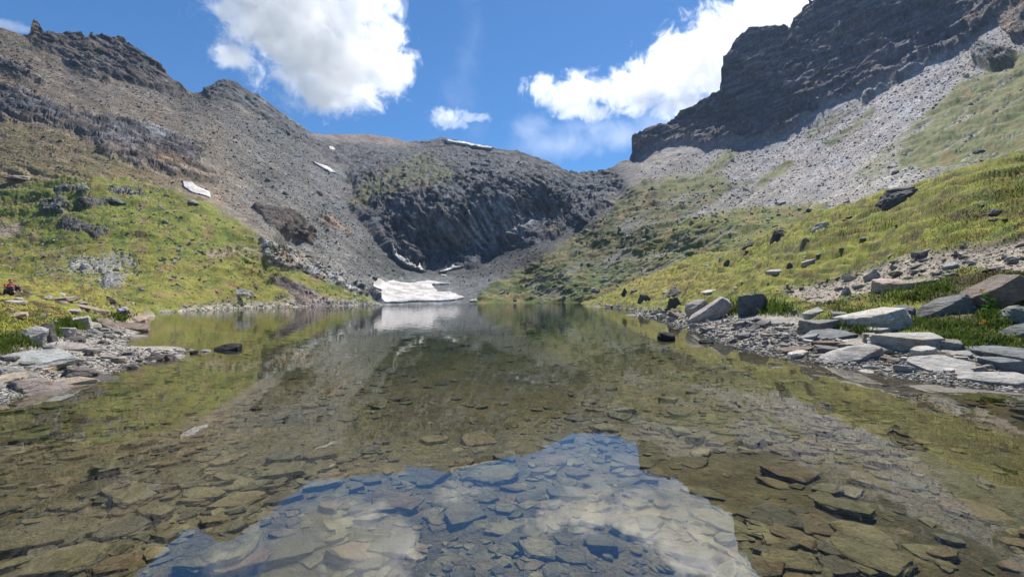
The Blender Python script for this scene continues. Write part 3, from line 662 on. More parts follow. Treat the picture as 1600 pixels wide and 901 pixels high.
# ------------------------------------------------------------------ stones
def rock_mesh(name, seed, kind, mat, detail=2):
    """a broken stone about 1 wide, 1 deep, 1 high before scaling; base at z = 0"""
    r = random.Random(seed)
    bm = bmesh.new()
    pts = []
    if kind in ('slab', 'thick'):
        n = r.choice((5, 6, 6, 7, 8))
        a0 = r.random() * 6.28
        th = 1.0
        sx = r.uniform(-.14, .14); sy = r.uniform(-.14, .14)
        for i in range(n):
            a = a0 + 6.283 * (i + r.uniform(-.33, .33)) / n
            rad = r.uniform(.36, .6)
            x, y = rad * math.cos(a), rad * math.sin(a)
            und = r.uniform(.92, 1.2)
            pts.append((x, y, th * (1 + sx * x * 2 + sy * y * 2) + r.uniform(-.16, .06)))
            pts.append((x * und, y * und, r.uniform(0, .22)))
            if r.random() < .75: pts.append((x * 1.08 + r.uniform(-.07, .07), y * 1.08 + r.uniform(-.07, .07), th * r.uniform(.25, .8)))
    elif kind == 'wedge':
        n = 7
        a0 = r.random() * 6.28
        hd = r.choice((-1, 1)) if r.random() < .5 else -1
        for i in range(n):
            a = a0 + 6.283 * (i + r.uniform(-.3, .3)) / n
            x, y = .52 * math.cos(a), .5 * math.sin(a)
            top = .55 + .75 * x * hd * -1 + .25 * y
            pts.append((x, y, max(.12, top)))
            pts.append((x * 1.08, y * 1.08, 0))
        pts.append((-.12 * hd, .1, 1.0)); pts.append((.1 * hd, -.1, .82))
    elif kind == 'block':
        for sx in (-1, 1):
            for sy in (-1, 1):
                for sz in (0, 1):
                    pts.append((sx * r.uniform(.33, .52), sy * r.uniform(.33, .52), sz * r.uniform(.78, 1.0)))
        for i in range(7):
            a = r.random() * 6.28
            pts.append((.55 * math.cos(a), .55 * math.sin(a), r.uniform(.2, .8)))
    elif kind == 'hump':                    # bedded rock: broad foot, broken low top
        for i in range(9):
            a = 6.283 * (i + r.uniform(-.3, .3)) / 9
            pts.append((.6 * math.cos(a), .6 * math.sin(a), -.3))
            k = r.uniform(.42, .54); pts.append((k * math.cos(a), k * math.sin(a), r.uniform(.1, .45)))
        for i in range(6): pts.append((r.uniform(-.34, .3), r.uniform(-.3, .3), r.uniform(.6, 1.0)))
    else:                                   # boulder: irregular and craggy
        for i in range(22):
            v = Vector((r.gauss(0, 1), r.gauss(0, 1), r.gauss(0, 1))).normalized()
            k = max(abs(v.x), abs(v.y), abs(v.z)) ** .45
            v = v * r.uniform(.43, .56) / k
            pts.append((v.x, v.y, max(0, v.z + .34) * 1.12))
    vs_ = [bm.verts.new(p) for p in pts]
    res = bmesh.ops.convex_hull(bm, input=vs_)
    bmesh.ops.delete(bm, geom=[g for g in res['geom_interior'] if isinstance(g, bmesh.types.BMVert)], context='VERTS')
    bmesh.ops.dissolve_limit(bm, angle_limit=.12, verts=bm.verts, edges=bm.edges)
    if detail:
        bmesh.ops.bevel(bm, geom=list(bm.edges), offset=.012, segments=1, affect='EDGES', profile=.6)
        bmesh.ops.triangulate(bm, faces=bm.faces)
        for k in range(detail + 1):
            lim = (.32, .2, .12, .08)[k]
            ed = [e for e in bm.edges if e.calc_length() > lim]
            if ed: bmesh.ops.subdivide_edges(bm, edges=ed, cuts=1)
            bmesh.ops.triangulate(bm, faces=bm.faces)
        co = np.array([v.co[:] for v in bm.verts]); bm.normal_update()
        no = np.array([v.normal[:] for v in bm.verts])
        amp = {'slab': .045, 'thick': .05, 'wedge': .055, 'block': .05}.get(kind, .085)
        off = np.array([r.uniform(0, 50) for _ in range(3)])
        st = np.array([2.2, 2.2, 5 if kind in ('slab', 'thick') else 3.0])
        d = fbm(co * st + off, 3, .6) * amp + fbm(co * 9 + off, 2, .5, True) * amp * .35
        co = co + no * d[:, None]
        for v, c in zip(bm.verts, co): v.co = c
    me = bpy.data.meshes.new(name)
    bm.to_mesh(me); bm.free()
    me.materials.append(mat)
    if detail:
        me.polygons.foreach_set('use_smooth', np.ones(len(me.polygons), bool))
        me.set_sharp_from_angle(angle=math.radians(32))
    return me
def tag(o, label=None, cat=None, group=None, kind=None):
    if label: o['label'] = label
    if cat: o['category'] = cat
    if group: o['group'] = group
    if kind: o['kind'] = kind
    return o
def put_stone(name, me, p, dims, rot, col, label, cat, group=None):
    o = bpy.data.objects.new(name, me); C.objects.link(o)
    o.location = p; o.scale = dims; o.rotation_euler = rot
    o.color = (*col, 1)
    return tag(o, label, cat, group)
LG, GR, DK, TAN, BRN, BLU, WH, BLK = (.33, .32, .31), (.22, .215, .205), (.09, .09, .092), (.31, .26, .21), (.16, .13, .11), (.15, .165, .18), (.42, .405, .38), (.025, .025, .027)
HERO = [  # px, base py, width px, height px, kind, colour, roll deg, depth ratio, label
 (1414, 543, 104, 36, 'slab', LG, 2, .62, 'large pale slab with a dark underside, biggest on the pebble shore'),
 (1322, 560, 78, 30, 'wedge', LG, -4, .75, 'light grey wedge of rock left of and below the large pale slab'),
 (1452, 573, 82, 22, 'slab', LG, 4, .7, 'low flat cream-grey slab lying right below the large pale slab'),
 (1549, 597, 82, 30, 'slab', LG, 5, .8, 'pale thick slab at the water edge under a darker grey block'),
 (1563, 577, 50, 26, 'thick', BLU, 0, .7, 'blue-grey angular block leaning on the back of a pale thick slab'),
 (1566, 562, 96, 32, 'slab', BLU, 4, .6, 'long grey slab at the right edge behind the blue-grey block'),
 (1363, 506, 86, 36, 'slab', WH, -8, .9, 'broad white cracked slab lying tilted on the grass edge'),
 (1276, 518, 52, 28, 'thick', GR, -3, .8, 'squarish speckled grey block, upper left of the dark banded slab'),
 (1298, 528, 60, 21, 'slab', (.15, .16, .175), -4, .8, 'dark banded slab resting just below the squarish grey block'),
 (1285, 541, 33, 15, 'thick', BRN, 3, .8, 'small brown rough stone tucked under the dark banded slab'),
 (1240, 549, 62, 11, 'slab', BRN, -5, .5, 'long thin dark-edged slab lying low on the gravel near the waterline'),
 (1384, 454, 44, 24, 'thick', (.4, .34, .32), -2, .9, 'pinkish grey block beside the dirt path on the right bank'),
 (1432, 443, 58, 11, 'slab', TAN, -13, .5, 'long thin pale flake of rock on the dirt path'),
 (1463, 486, 80, 27, 'wedge', (.15, .155, .16), -16, .7, 'dark pointed slab tilting up out of the brown soil'),
 (1566, 470, 92, 34, 'thick', (.17, .14, .125), -30, .7, 'huge brown layered outcrop rising at the right edge'),
 (1586, 499, 50, 26, 'boulder', (.17, .19, .18), 0, .8, 'greenish grey boulder at the right edge behind the flowering plant'),
 (1582, 526, 54, 25, 'wedge', (.12, .13, .13), -10, .8, 'dark mossy rock below the greenish boulder at the right edge'),
 (1410, 494, 30, 17, 'thick', BLU, 0, .8, 'bluish stone touching the right side of the broad white slab'),
 (1371, 519, 28, 10, 'slab', WH, -3, .8, 'small white flat stone just above the large pale slab'),
 (1479, 541, 31, 18, 'boulder', GR, 0, .9, 'rounded grey stone right of the large pale slab'),
 (1355, 533, 18, 16, 'block', (.3, .27, .25), 0, .9, 'small upright brownish stone left of the large pale slab'),
 (1384, 550, 40, 14, 'wedge', GR, 3, .8, 'mid grey stone in front of the large pale slab'),
 (1460, 555, 44, 17, 'wedge', BRN, -3, .8, 'brownish wedge stone between the large pale slab and the cream-grey slab'),
 (1494, 555, 28, 10, 'slab', LG, -6, .8, 'small pale stone right of the brownish wedge stone'),
 (1504, 574, 34, 14, 'thick', GR, 3, .8, 'grey stone right of the low flat cream-grey slab'),
 (1389, 562, 28, 9, 'slab', BRN, 2, .8, 'flat brown stone just above the pebbles below the mid grey stone'),
 (1272, 492, 26, 12, 'slab', WH, -12, .8, 'pale tilted stone above the squarish speckled grey block'),
 (1311, 496, 20, 12, 'block', GR, 0, .9, 'grey stone left of the broad white slab'),
 (1323, 459, 15, 14, 'block', GR, 0, .8, 'small upright grey stone in the bare soil above the shore'),
 (1350, 581, 22, 6, 'slab', WH, 2, .8, 'thin white stone on the pebbles at the waterline'),
 (1490, 585, 24, 6, 'slab', (.3, .2, .16), 2, .8, 'thin rusty brown stone on the pebbles near the waterline'),
 (1478, 579, 20, 7, 'slab', TAN, 0, .8, 'small tan stone just left above the thin rusty brown stone'),
 (1120, 497, 76, 26, 'slab', (.33, .31, .3), -34, .55, 'long grey striped slab leaning on the bank, right of its shorter twin'),
 (1096, 495, 34, 26, 'slab', (.3, .27, .25), -30, .6, 'shorter striped slab leaning on the bank left of the long one'),
 (1170, 492, 40, 36, 'thick', (.10, .115, .13), 6, .6, 'dark blue-grey upright block set in the grass bank'),
 (974, 462, 12, 17, 'block', DK, 0, .8, 'small dark upright rock on the far right bank'),
 (1186, 512, 30, 15, 'wedge', (.2, .18, .18), -4, .8, 'dark stone lying on the shore below the dark blue-grey block'),
 (1208, 506, 38, 14, 'slab', GR, 3, .8, 'pale topped slab below the bright green clumps'),
 (1039, 543, 27, 18, 'boulder', BLK, 0, .9, 'black wet rock standing alone in the water'),
 (1101, 541, 24, 11, 'boulder', BLK, 0, .9, 'smaller black wet rock in the water close to the right shore'),
 (1058, 498, 30, 9, 'slab', BRN, 20, .6, 'brown slab tilted down towards the water on the right shore'),
 (1107, 458, 28, 8, 'slab', WH, -4, .9, 'pale flat slab lying in grass above the leaning striped slabs'),
 (1010, 469, 26, 14, 'boulder', DK, 0, .9, 'dark rock bedded in the far right grass bank'),
 (1057, 460, 36, 16, 'boulder', DK, -8, .8, 'dark outcrop rock in yellow grass above the right shore'),
 (1054, 479, 26, 18, 'boulder', (.09, .085, .08), 0, .8, 'nearly black rock just above the far right shore stones'),
 (1413, 312, 62, 31, 'boulder', (.10, .10, .105), -3, .9, 'large dark boulder on the crest of the right bank'),
 (1225, 368, 30, 15, 'boulder', (.07, .07, .07), -4, .9, 'black boulder on the grass crest, middle of the right bank'),
 (1176, 385, 22, 8, 'boulder', (.06, .06, .06), 0, .9, 'low black rock on the crest left of the black boulder'),
 (1290, 357, 32, 14, 'slab', LG, -14, .8, 'pale tilted rock in the grass near the right crest'),
 (1210, 429, 26, 8, 'slab', LG, 2, .9, 'pale flat stone in mid slope grass'),
 (1263, 381, 16, 12, 'block', GR, -6, .8, 'small grey upright rock in the upper grass'),
 (1266, 413, 22, 7, 'slab', LG, -18, .7, 'thin pale stone tilted in the grass, right of the pale flat stone'),
 (1370, 434, 20, 12, 'slab', LG, -30, .7, 'pale slanted stone at the upper edge of the dirt path'),
 (1238, 419, 14, 9, 'block', DK, 0, .8, 'dark little rock in grass between two pale stones'),
 (1140, 352 + 60, 16, 7, 'boulder', DK, 0, .8, 'dark low rock high on the right bank grass'),
 (1560, 330, 16, 6, 'slab', GR, -10, .8, 'small grey stone high on the right grass slope'),
 # left shore
 (46, 567, 86, 28, 'slab', (.33, .34, .34), -4, .7, 'large smooth grey slab with a dark front, biggest on the left shore'),
 (58, 611, 80, 34, 'boulder', (.2, .17, .16), -3, .8, 'large brown rough boulder at the left waterline'),
 (27, 583, 46, 15, 'wedge', GR, 0, .8, 'grey stone between the smooth grey slab and the brown boulder'),
 (14, 594, 50, 11, 'slab', TAN, -5, .8, 'tan flat slab at the left edge beside the brown boulder'),
 (128, 587, 50, 21, 'boulder', (.12, .105, .10), 0, .8, 'dark rough boulder on the left gravel spit'),
 (115, 597, 47, 13, 'thick', TAN, 3, .7, 'tan rounded slab below the dark rough boulder'),
 (162, 597, 46, 13, 'slab', (.08, .075, .075), -5, .8, 'dark flaky slab at the waterline right of the tan rounded slab'),
 (66, 576, 40, 11, 'slab', (.42, .33, .26), 4, .8, 'orange-tan slab above the brown boulder'),
 (90, 567, 54, 10, 'slab', (.3, .27, .26), 4, .6, 'flat slab right of the large smooth grey slab'),
 (71, 524, 30, 22, 'wedge', (.09, .09, .085), -8, .8, 'dark wedge rock at the upper edge of the left gravel'),
 (40, 524, 38, 18, 'wedge', (.3, .3, .3), 12, .8, 'light grey striped rock left of the dark wedge rock'),
 (112, 532, 30, 14, 'wedge', (.13, .12, .12), 8, .8, 'dark pointed stone above the grey ledge on the left gravel'),
 (105, 545, 54, 13, 'slab', (.27, .25, .25), 3, .7, 'grey ledge slab in the middle of the left gravel'),
 (131, 511, 24, 19, 'block', WH, -6, .8, 'whitish block at the grass edge of the left shore'),
 (167, 514, 36, 21, 'wedge', (.24, .21, .2), 10, .8, 'brown-grey peaked rock right of the whitish block'),
 (206, 514, 50, 15, 'slab', (.17, .13, .115), 3, .8, 'dark brown slab pointing into the water'),
 (209, 502, 32, 13, 'wedge', (.36, .28, .24), 12, .8, 'pinkish tan rock resting on the dark brown slab'),
 (144, 522, 24, 12, 'boulder', LG, 0, .8, 'light rounded stone below the whitish block'),
 (161, 521, 16, 11, 'block', GR, 0, .8, 'small grey stone below the brown-grey peaked rock'),
 (216, 527, 26, 7, 'slab', GR, 3, .8, 'thin grey slab at the tip of the inner left shore'),
 (139, 556, 14, 12, 'wedge', (.1, .095, .095), 0, .8, 'small dark triangular stone on the left gravel'),
 (97, 519, 28, 12, 'slab', (.34, .33, .33), 6, .8, 'light slab right of the dark wedge rock'),
 (206, 576, 28, 10, 'boulder', (.10, .095, .095), 0, .8, 'dark stone at the lower waterline of the spit'),
 (241, 563, 28, 13, 'wedge', (.07, .068, .068), 5, .8, 'black stone near the outer end of the spit'),
 (264, 563, 24, 15, 'boulder', (.13, .115, .11), 0, .8, 'brown-black stone in the row at the end of the spit'),
 (285, 561, 26, 11, 'wedge', (.28, .26, .26), 8, .8, 'grey stone that ends the row on the spit'),
 (304, 558, 13, 8, 'boulder', BLK, 0, .9, 'small black stone in water beyond the spit'),
 (324, 556, 14, 7, 'boulder', (.25, .23, .22), 0, .9, 'small pale stone in water between two black ones'),
 (337, 557, 12, 6, 'boulder', BLK, 0, .9, 'tiny black stone beside the outermost black rock'),
 (357, 556, 36, 19, 'wedge', BLK, 10, .7, 'outermost black rock lying in the water off the left spit'),
 (171, 474, 20, 9, 'boulder', DK, 8, .8, 'dark rock on the left grass bank near the far water'),
 (137, 484, 46, 7, 'slab', (.26, .22, .18), 14, .5, 'long tan slab sloping down the left grass bank'),
 (100, 468, 28, 8, 'slab', (.28, .24, .2), -10, .7, 'tan slab on the crest of the left grass bank'),
 (25, 474, 22, 6, 'slab', (.36, .33, .3), 0, .8, 'pale low stone in yellow grass below the sitting person in red'),
 (40, 457, 10, 5, 'boulder', (.06, .05, .05), 0, .8, 'small dark stone just right of the sitting person in red'),
 (28, 495, 26, 8, 'slab', (.36, .3, .24), -5, .8, 'tan stone bedded in the left grass above the green tufts'),
 (112, 487, 26, 8, 'slab', (.34, .31, .29), 4, .8, 'grey-tan stone in the middle of the left grass bank'),
]
for i, (px, py, w, h, kind, col, roll, dr, label) in enumerate(HERO):
    if py < 400 or px > 1500 and py < 420:   # rocks standing on the skyline of the bank
        while VISY[:, int(round((px - xs2[0]) / (xs2[1] - xs2[0])))].min() > py: py += 1
    p = near_at(px, py)[0]
    Dm = p[1]
    turf = py < 482 and kind in ('boulder', 'block', 'slab') and abs(roll) < 18
    if turf: kind = 'hump' if kind != 'slab' or py < 400 else kind; h *= .8; roll *= .5
    W_, H_ = w * Dm / F, h * Dm / F
    water_rock = 'water' in label and col == BLK or 'in water' in label
    view = math.atan2(-p[0], p[1])
    # what is seen of a flat slab is mostly its top: its height is less than its height in the picture
    look = max(.05, (CAMZ - p[2]) / Dm)
    dep = W_ * dr
    lean = {'slab': 13, 'wedge': 9, 'thick': 9}.get(kind, 4) + (i * 5) % 6 - 3
    hh = max(H_ - dep * (look + math.sin(math.radians(lean))) * .85, H_ * .3, W_ * .1)
    if kind in ('boulder', 'block', 'wedge') and not turf: hh = max(hh, H_ * .64)
    if kind == 'boulder' and py > 560: kind = 'hump'
    fx, fy = math.cos(view) * W_ * .4, math.sin(view) * W_ * .4
    gz = ground_z([p[0] - fx, p[0] + fx, p[0] - math.sin(view) * dep * .4, p[0] + math.sin(view) * dep * .4], [p[1] - fy, p[1] + fy, p[1] + dep * .4, p[1] - dep * .4])
    p = p.copy(); low = float(min(gz.min(), p[2])); drop = min(p[2] - low, hh * 1.1) + hh * (.25 if turf else .2)
    if not water_rock: p[2] -= drop; hh += drop
    if water_rock: p[2] = -hh * .25 if p[2] > -.5 else p[2]
    if water_rock and p[2] < -.05: hh += -p[2] * .4
    o = put_stone('boulder' if W_ > .7 else 'stone', rock_mesh('stone_%s' % kind, 100 + i * 7, kind, M_stone, 3), p, (W_, dep, hh), (math.radians(lean), -math.radians(-roll), view + math.radians((i * 37) % 24 - 12)), col, label, 'boulder' if W_ > .7 else 'stone')
    if abs(roll) > 18: o.location.z += abs(math.sin(math.radians(roll))) * W_ * .18

PROT = [rock_mesh('stone_shape', 1000 + i, k, M_stone, 2) for i, k in enumerate(['slab', 'slab', 'thick', 'wedge', 'block', 'boulder', 'slab', 'wedge', 'slab', 'thick', 'slab', 'boulder'])]
SLABS = [rock_mesh('slab_shape', 2000 + i, k, M_sub, 2) for i, k in enumerate(['slab', 'slab', 'thick', 'slab', 'slab', 'thick', 'wedge', 'slab', 'slab', 'boulder'])]
HUMPS = [rock_mesh('bedded_shape', 1500 + i, 'hump', M_stone, 2) for i in range(5)]
rr = random.Random(11)
def scol(r, dark=0):
    c = r.choice([(.30, .295, .29), (.37, .36, .35), (.22, .215, .215), (.42, .40, .38), (.32, .27, .23), (.15, .145, .145), (.27, .28, .29)])
    k = r.uniform(.65, 1.0)
    return tuple(x * k for x in c)
def inpoly(px, py, poly): return poly_sd(np.array([px], float), np.array([py], float), poly)[0] > 0
BEACH_R = [(960, 484), (1010, 484), (1060, 490), (1100, 496), (1200, 508), (1260, 522), (1330, 545), (1430, 552), (1520, 568), (1599, 590), (1599, 608), (1500, 598), (1400, 584), (1300, 567), (1212, 553), (1150, 538), (1110, 524), (1060, 505), (1005, 492)]
BEACH_L = [(0, 560), (60, 545), (110, 522), (150, 514), (205, 518), (200, 530), (195, 540), (240, 552), (290, 552), (250, 560), (180, 577), (100, 599), (0, 625)]
SOILP = [(1225, 455), (1350, 424), (1430, 398), (1530, 385), (1599, 378), (1599, 425), (1500, 428), (1400, 455), (1290, 475)]
n = 0
while n < 250:
    if n < 160: poly, bx, lab, grp = BEACH_R, (960, 1599, 484, 608), 'small angular grey stone among pebbles on the right shore', 'small stones on the right shore'
    elif n < 215: poly, bx, lab, grp = BEACH_L, (0, 290, 514, 625), 'small angular grey stone on the left gravel spit', 'small stones on the left spit'
    else: poly, bx, lab, grp = SOILP, (1225, 1599, 378, 475), 'small stone on the bare dirt of the right bank', 'small stones on the dirt path'
    px, py = rr.uniform(bx[0], bx[1]), rr.uniform(bx[2], bx[3])
    if not inpoly(px, py, poly): continue
    p = near_at(px, py)[0]
    wpx = min(34, max(6, rr.lognormvariate(2.45, .42)))
    if px < 1150 and px > 500: wpx = min(wpx, 15)
    W_ = wpx * p[1] / F; me = rr.choice(PROT)
    put_stone('stone', me, p - np.array([0, 0, W_ * .05]), (W_, W_ * rr.uniform(.6, 1), W_ * rr.uniform(.18, .5)), (rr.uniform(-.2, .2), rr.uniform(-.22, .22), rr.uniform(0, 6.28)), scol(rr), lab, 'stone', grp)
    n += 1
n = 0
while n < 74:   # stones in the turf
    lft = n % 3 == 0
    px, py = (rr.uniform(0, 210), rr.uniform(458, 505)) if lft else (rr.uniform(960, 1599), rr.uniform(270, 500))
    c = int(round((px - xs2[0]) / (xs2[1] - xs2[0])))
    if not lft and (py < crest_right(px) + 6 or inpoly(px, py, BEACH_R)): continue
    p = near_at(px, py)[0]
    if p[2] < .25: continue
    W_ = rr.uniform(5, 13) * p[1] / F
    put_stone('stone', rr.choice(HUMPS), p - np.array([0, 0, W_ * .04]), (W_, W_ * rr.uniform(.6, 1), W_ * rr.uniform(.22, .3)), (rr.uniform(-.25, .25), rr.uniform(-.35, .35), rr.uniform(0, 6.28)), tuple(min(.4, 1.25 * c_) for c_ in scol(rr)),
              'weathered stone bedded in the turf of the left bank' if lft else 'weathered stone bedded in the turf of the right bank', 'stone', 'stones in the left turf' if lft else 'stones in the right turf')
    n += 1

# submerged stones: big ones where the picture shows them, the rest scattered
SUBH = [(1225, 745, 80, .3, 'long olive slab with a black shadow, top of the right-hand heap of submerged slabs'), (1199, 758, 42, .25, 'small submerged slab left below the long olive slab'), (1284, 768, 44, .3, 'thick submerged slab with dark front, right of the small slab'), (1305, 800, 66, .4, 'thick rusty submerged block in the middle of the right-hand heap'),
        (1197, 815, 84, .25, 'wide submerged slab beside the edge of the reflected cloud'), (1228, 850, 60, .5, 'cube-like submerged block in the lower right-hand heap'), (1265, 826, 62, .2, 'thin submerged plate between two thick blocks'), (1278, 862, 58, .35, 'submerged slab with broken black side near the bottom of the picture'),
        (1350, 872, 110, .25, 'very long submerged slab with a straight black edge, lower right'), (1332, 840, 84, .2, 'wide thin submerged plate above the very long slab'), (1225, 885, 66, .4, 'submerged block at the foot of the cube-like one'), (1290, 892, 56, .4, 'submerged pointed block cut by the bottom of the picture'),
        (1370, 758, 74, .15, 'isolated long submerged plate right of the heap'), (1180, 838, 44, .25, 'submerged slab half covered by the reflection of the cloud'), (60, 856, 94, .5, 'big pointed brown submerged block at the lower left'), (200, 832, 84, .25, 'submerged slab right above the big pointed brown block'),
        (118, 884, 108, .3, 'large dark submerged slab at the bottom left'), (192, 886, 60, .3, 'submerged slab next to the large dark one at the bottom left'), (358, 878, 108, .4, 'large submerged block under the reflected sky, lower left'), (445, 872, 74, .45, 'rounded submerged block right of the large one under reflected sky'),
        (600, 795, 52, .35, 'bluish submerged block under the reflected cloud'), (638, 800, 34, .4, 'small submerged block touching the bluish one'), (540, 790, 60, .2, 'submerged plate left of the bluish block'), (765, 748, 72, .3, 'submerged slab near the top of the reflected sky'), (637, 748, 66, .2, 'flat submerged slab close to the reflected ridge'),
        (612, 862, 78, .3, 'submerged block below the reflected white cloud, centre left'), (678, 690, 46, .25, 'olive submerged slab left of its wider neighbour'), (745, 690, 62, .2, 'wide olive submerged slab with a pointed right end'), (838, 866, 64, .4, 'grey submerged block in the centre foreground'), (890, 872, 54, .3, 'submerged slab right of the grey centre block'),
        (934, 858, 58, .45, 'dark peaked submerged block in the centre foreground'), (985, 728, 66, .3, 'submerged block inside the reflected peak of blue sky'), (825, 780, 58, .2, 'thin submerged slab in the reflected blue sky'), (1120, 690, 40, .25, 'submerged slab in the brown silt right of the reflection'), (1500, 800, 70, .2, 'submerged plate alone in the silt at the right')]
OLIVE = [(.14, .122, .058), (.11, .096, .047), (.16, .138, .068), (.09, .083, .048), (.135, .1, .048)]
for i, (px, py, w, t, label) in enumerate(SUBH):
    p = near_at(px, py)[0]; W_ = w * p[1] / F
    view = math.atan2(-p[0], p[1])
    put_stone('submerged_stone', rock_mesh('submerged_stone', 3000 + i, rr.choice(('slab', 'thick', 'slab')) if t < .4 else rr.choice(('thick', 'block')), M_sub, 3), p - np.array([0, 0, W_ * .02]), (W_, W_ * rr.uniform(.6, .85), W_ * t * .55), (math.radians(rr.uniform(0, 9)), math.radians(rr.uniform(-6, 8)), view + rr.uniform(-.4, .4)), rr.choice(OLIVE), label, 'stone')
pts = []
rs = np.random.RandomState(5)
for k in range(13000):
    py = 515 + 390 * rs.rand() ** .8
    px = rs.uniform(-60, 1660)
    pts.append((px, py))
pts = np.array(pts)
gp = near_at(pts[:, 0], pts[:, 1])
cl = fbm(np.stack([gp[:, 0] * .35, gp[:, 1] * .35, gp[:, 0] * 0], -1), 2)
ok = (gp[:, 2] < -.06) & (rs.rand(len(gp)) < np.clip(.45 + 1.9 * cl, .08, 1) * np.clip((900 - pts[:, 1]) / 200, .45, 1)) & (gp[:, 1] < 60)
gp = gp[ok]; wpx = np.clip(np.exp(rs.normal(2.72, .55, len(gp))), 7, 62) * np.clip((pts[ok][:, 1] - 470) / 260, .42, 1.25)
Wm = wpx * gp[:, 1] / F
Wm = np.minimum(Wm, .7 + .012 * gp[:, 1])
order = np.argsort(-Wm / gp[:, 1])
gp, Wm = gp[order], Wm[order]
NIND = 262
for k in range(NIND):
    W_ = float(Wm[k])
    put_stone('submerged_stone', rr.choice(SLABS), gp[k] - np.array([0, 0, W_ * .03]), (W_, W_ * rr.uniform(.55, .9), W_ * rr.uniform(.1, .26)), (rr.uniform(-.05, .16), rr.uniform(-.14, .14), rr.uniform(-.7, .7) + rr.choice((0, 3.14))), rr.choice(OLIVE), 'flat olive stone lying loose on the lakebed under clear water', 'stone', 'stones lying on the lakebed')
# ---- masses of stones nobody could count, each one mesh
def low_rocks(kinds, seed0, nb=8):
    out = []
    for i in range(nb):
        me = rock_mesh('tmp', seed0 + i, kinds[i % len(kinds)], M_stuff, 0)
        bm = bmesh.new(); bm.from_mesh(me); bmesh.ops.triangulate(bm, faces=bm.faces)
        bm.verts.index_update()
        v_ = np.array([q.co[:] for q in bm.verts]); f_ = np.array([[q.index for q in fc_.verts] for fc_ in bm.faces]); bm.free()
        bpy.data.meshes.remove(me); out.append((v_, f_))
    return out
LOW = low_rocks(['slab', 'wedge', 'block', 'boulder', 'slab', 'thick'], 5000, 10)
def rubble(name, pos, width, flat, cols, mat, label, cat, seed=0, tilt=.3, group=None, nrm=None):
    r = np.random.RandomState(seed)
    VV_, FF_, TT_ = [], [], []
    base = 0
    which = r.randint(0, len(LOW), len(pos))
    for b, (v_, f_) in enumerate(LOW):
        idx = np.where(which == b)[0]
        if not len(idx): continue
        n = len(idx); w = width[idx]
        sc3 = np.stack([w, w * r.uniform(.55, 1, n), w * r.uniform(flat[0], flat[1], n)], -1)
        a = r.uniform(0, 6.28, n); t1 = r.uniform(-tilt, tilt, n); t2 = r.uniform(-tilt, tilt, n)
        q = v_[None] * sc3[:, None]
        ca, sa = np.cos(a)[:, None], np.sin(a)[:, None]
        x_, y_ = q[..., 0] * ca - q[..., 1] * sa, q[..., 0] * sa + q[..., 1] * ca
        z_ = q[..., 2] + x_ * t1[:, None] + y_ * t2[:, None]
        q = np.stack([x_, y_, z_ - w[:, None] * .05], -1) + pos[idx][:, None]
        VV_.append(q.reshape(-1, 3))
        FF_.append((f_[None] + base + (np.arange(n) * len(v_))[:, None, None]).reshape(-1, 3))
        TT_.append(np.repeat(cols[idx], len(v_), 0))
        base += n * len(v_)
    o = mesh_from(name, np.concatenate(VV_), None, mat, False, {'tint': np.concatenate(TT_)}, 'stuff', tris=np.concatenate(FF_))
    return tag(o, label, cat, group)
cs = np.array(OLIVE)[rs.randint(0, 5, len(gp) - NIND)] * rs.uniform(.8, 1.15, (len(gp) - NIND, 1))
rubble('submerged_rubble', gp[NIND:], Wm[NIND:], (.12, .28), cs, M_stuff, 'carpet of small flat stones on the lakebed', 'stones', 3, .12)
def sample_poly(poly, n, r):
    a = np.array(poly, float); out = np.empty((0, 2))
    while len(out) < n:
        q = np.stack([r.uniform(a[:, 0].min(), a[:, 0].max(), n * 2), r.uniform(a[:, 1].min(), a[:, 1].max(), n * 2)], -1)
        out = np.vstack([out, q[poly_sd(q[:, 0], q[:, 1], poly) > 0]])
    return out[:n]
greys = np.array([(.29, .28, .265), (.36, .35, .335), (.21, .205, .2), (.3, .26, .22), (.15, .145, .145), (.26, .265, .27)])
# pebbles of both shores
pr = sample_poly([(930, 474), (1005, 483), (1090, 492), (1215, 500), (1260, 512), (1330, 540), (1430, 548), (1520, 560), (1650, 590), (1650, 625), (1599, 617), (1500, 606), (1400, 593), (1300, 576), (1212, 561), (1150, 546), (1110, 534), (1060, 512), (1005, 497), (940, 481)], 15000, rs)
pl = sample_poly([(-60, 580), (0, 556), (60, 540), (110, 520), (150, 512), (210, 505), (205, 530), (200, 540), (240, 548), (300, 546), (300, 556), (250, 568), (180, 583), (100, 606), (0, 634), (-60, 650)], 7000, rs)
ps = sample_poly([(1215, 455), (1350, 424), (1430, 398), (1530, 385), (1650, 372), (1650, 430), (1500, 428), (1400, 458), (1290, 478)], 2600, rs)
for pp, nm, lab, kk in ((pr, 'pebbles', 'grey pebbles and shards covering the right shore', 1.0), (pl, 'pebbles', 'grey pebbles and shards covering the left spit', 1.0), (ps, 'gravel', 'loose gravel on the bare dirt of the right bank', .8)):
    q = near_at(pp[:, 0], pp[:, 1])
    q = q[q[:, 2] > -.15]
    wp = np.clip(np.exp(rs.normal(.72, .55, len(q))), 1.0, 9) * kk
    rubble(nm, q, wp * q[:, 1] / F, (.2, .55), greys[rs.randint(0, 6, len(q))] * rs.uniform(.8, 1.15, (len(q), 1)), M_stuff, lab, 'pebbles', 8, .35)
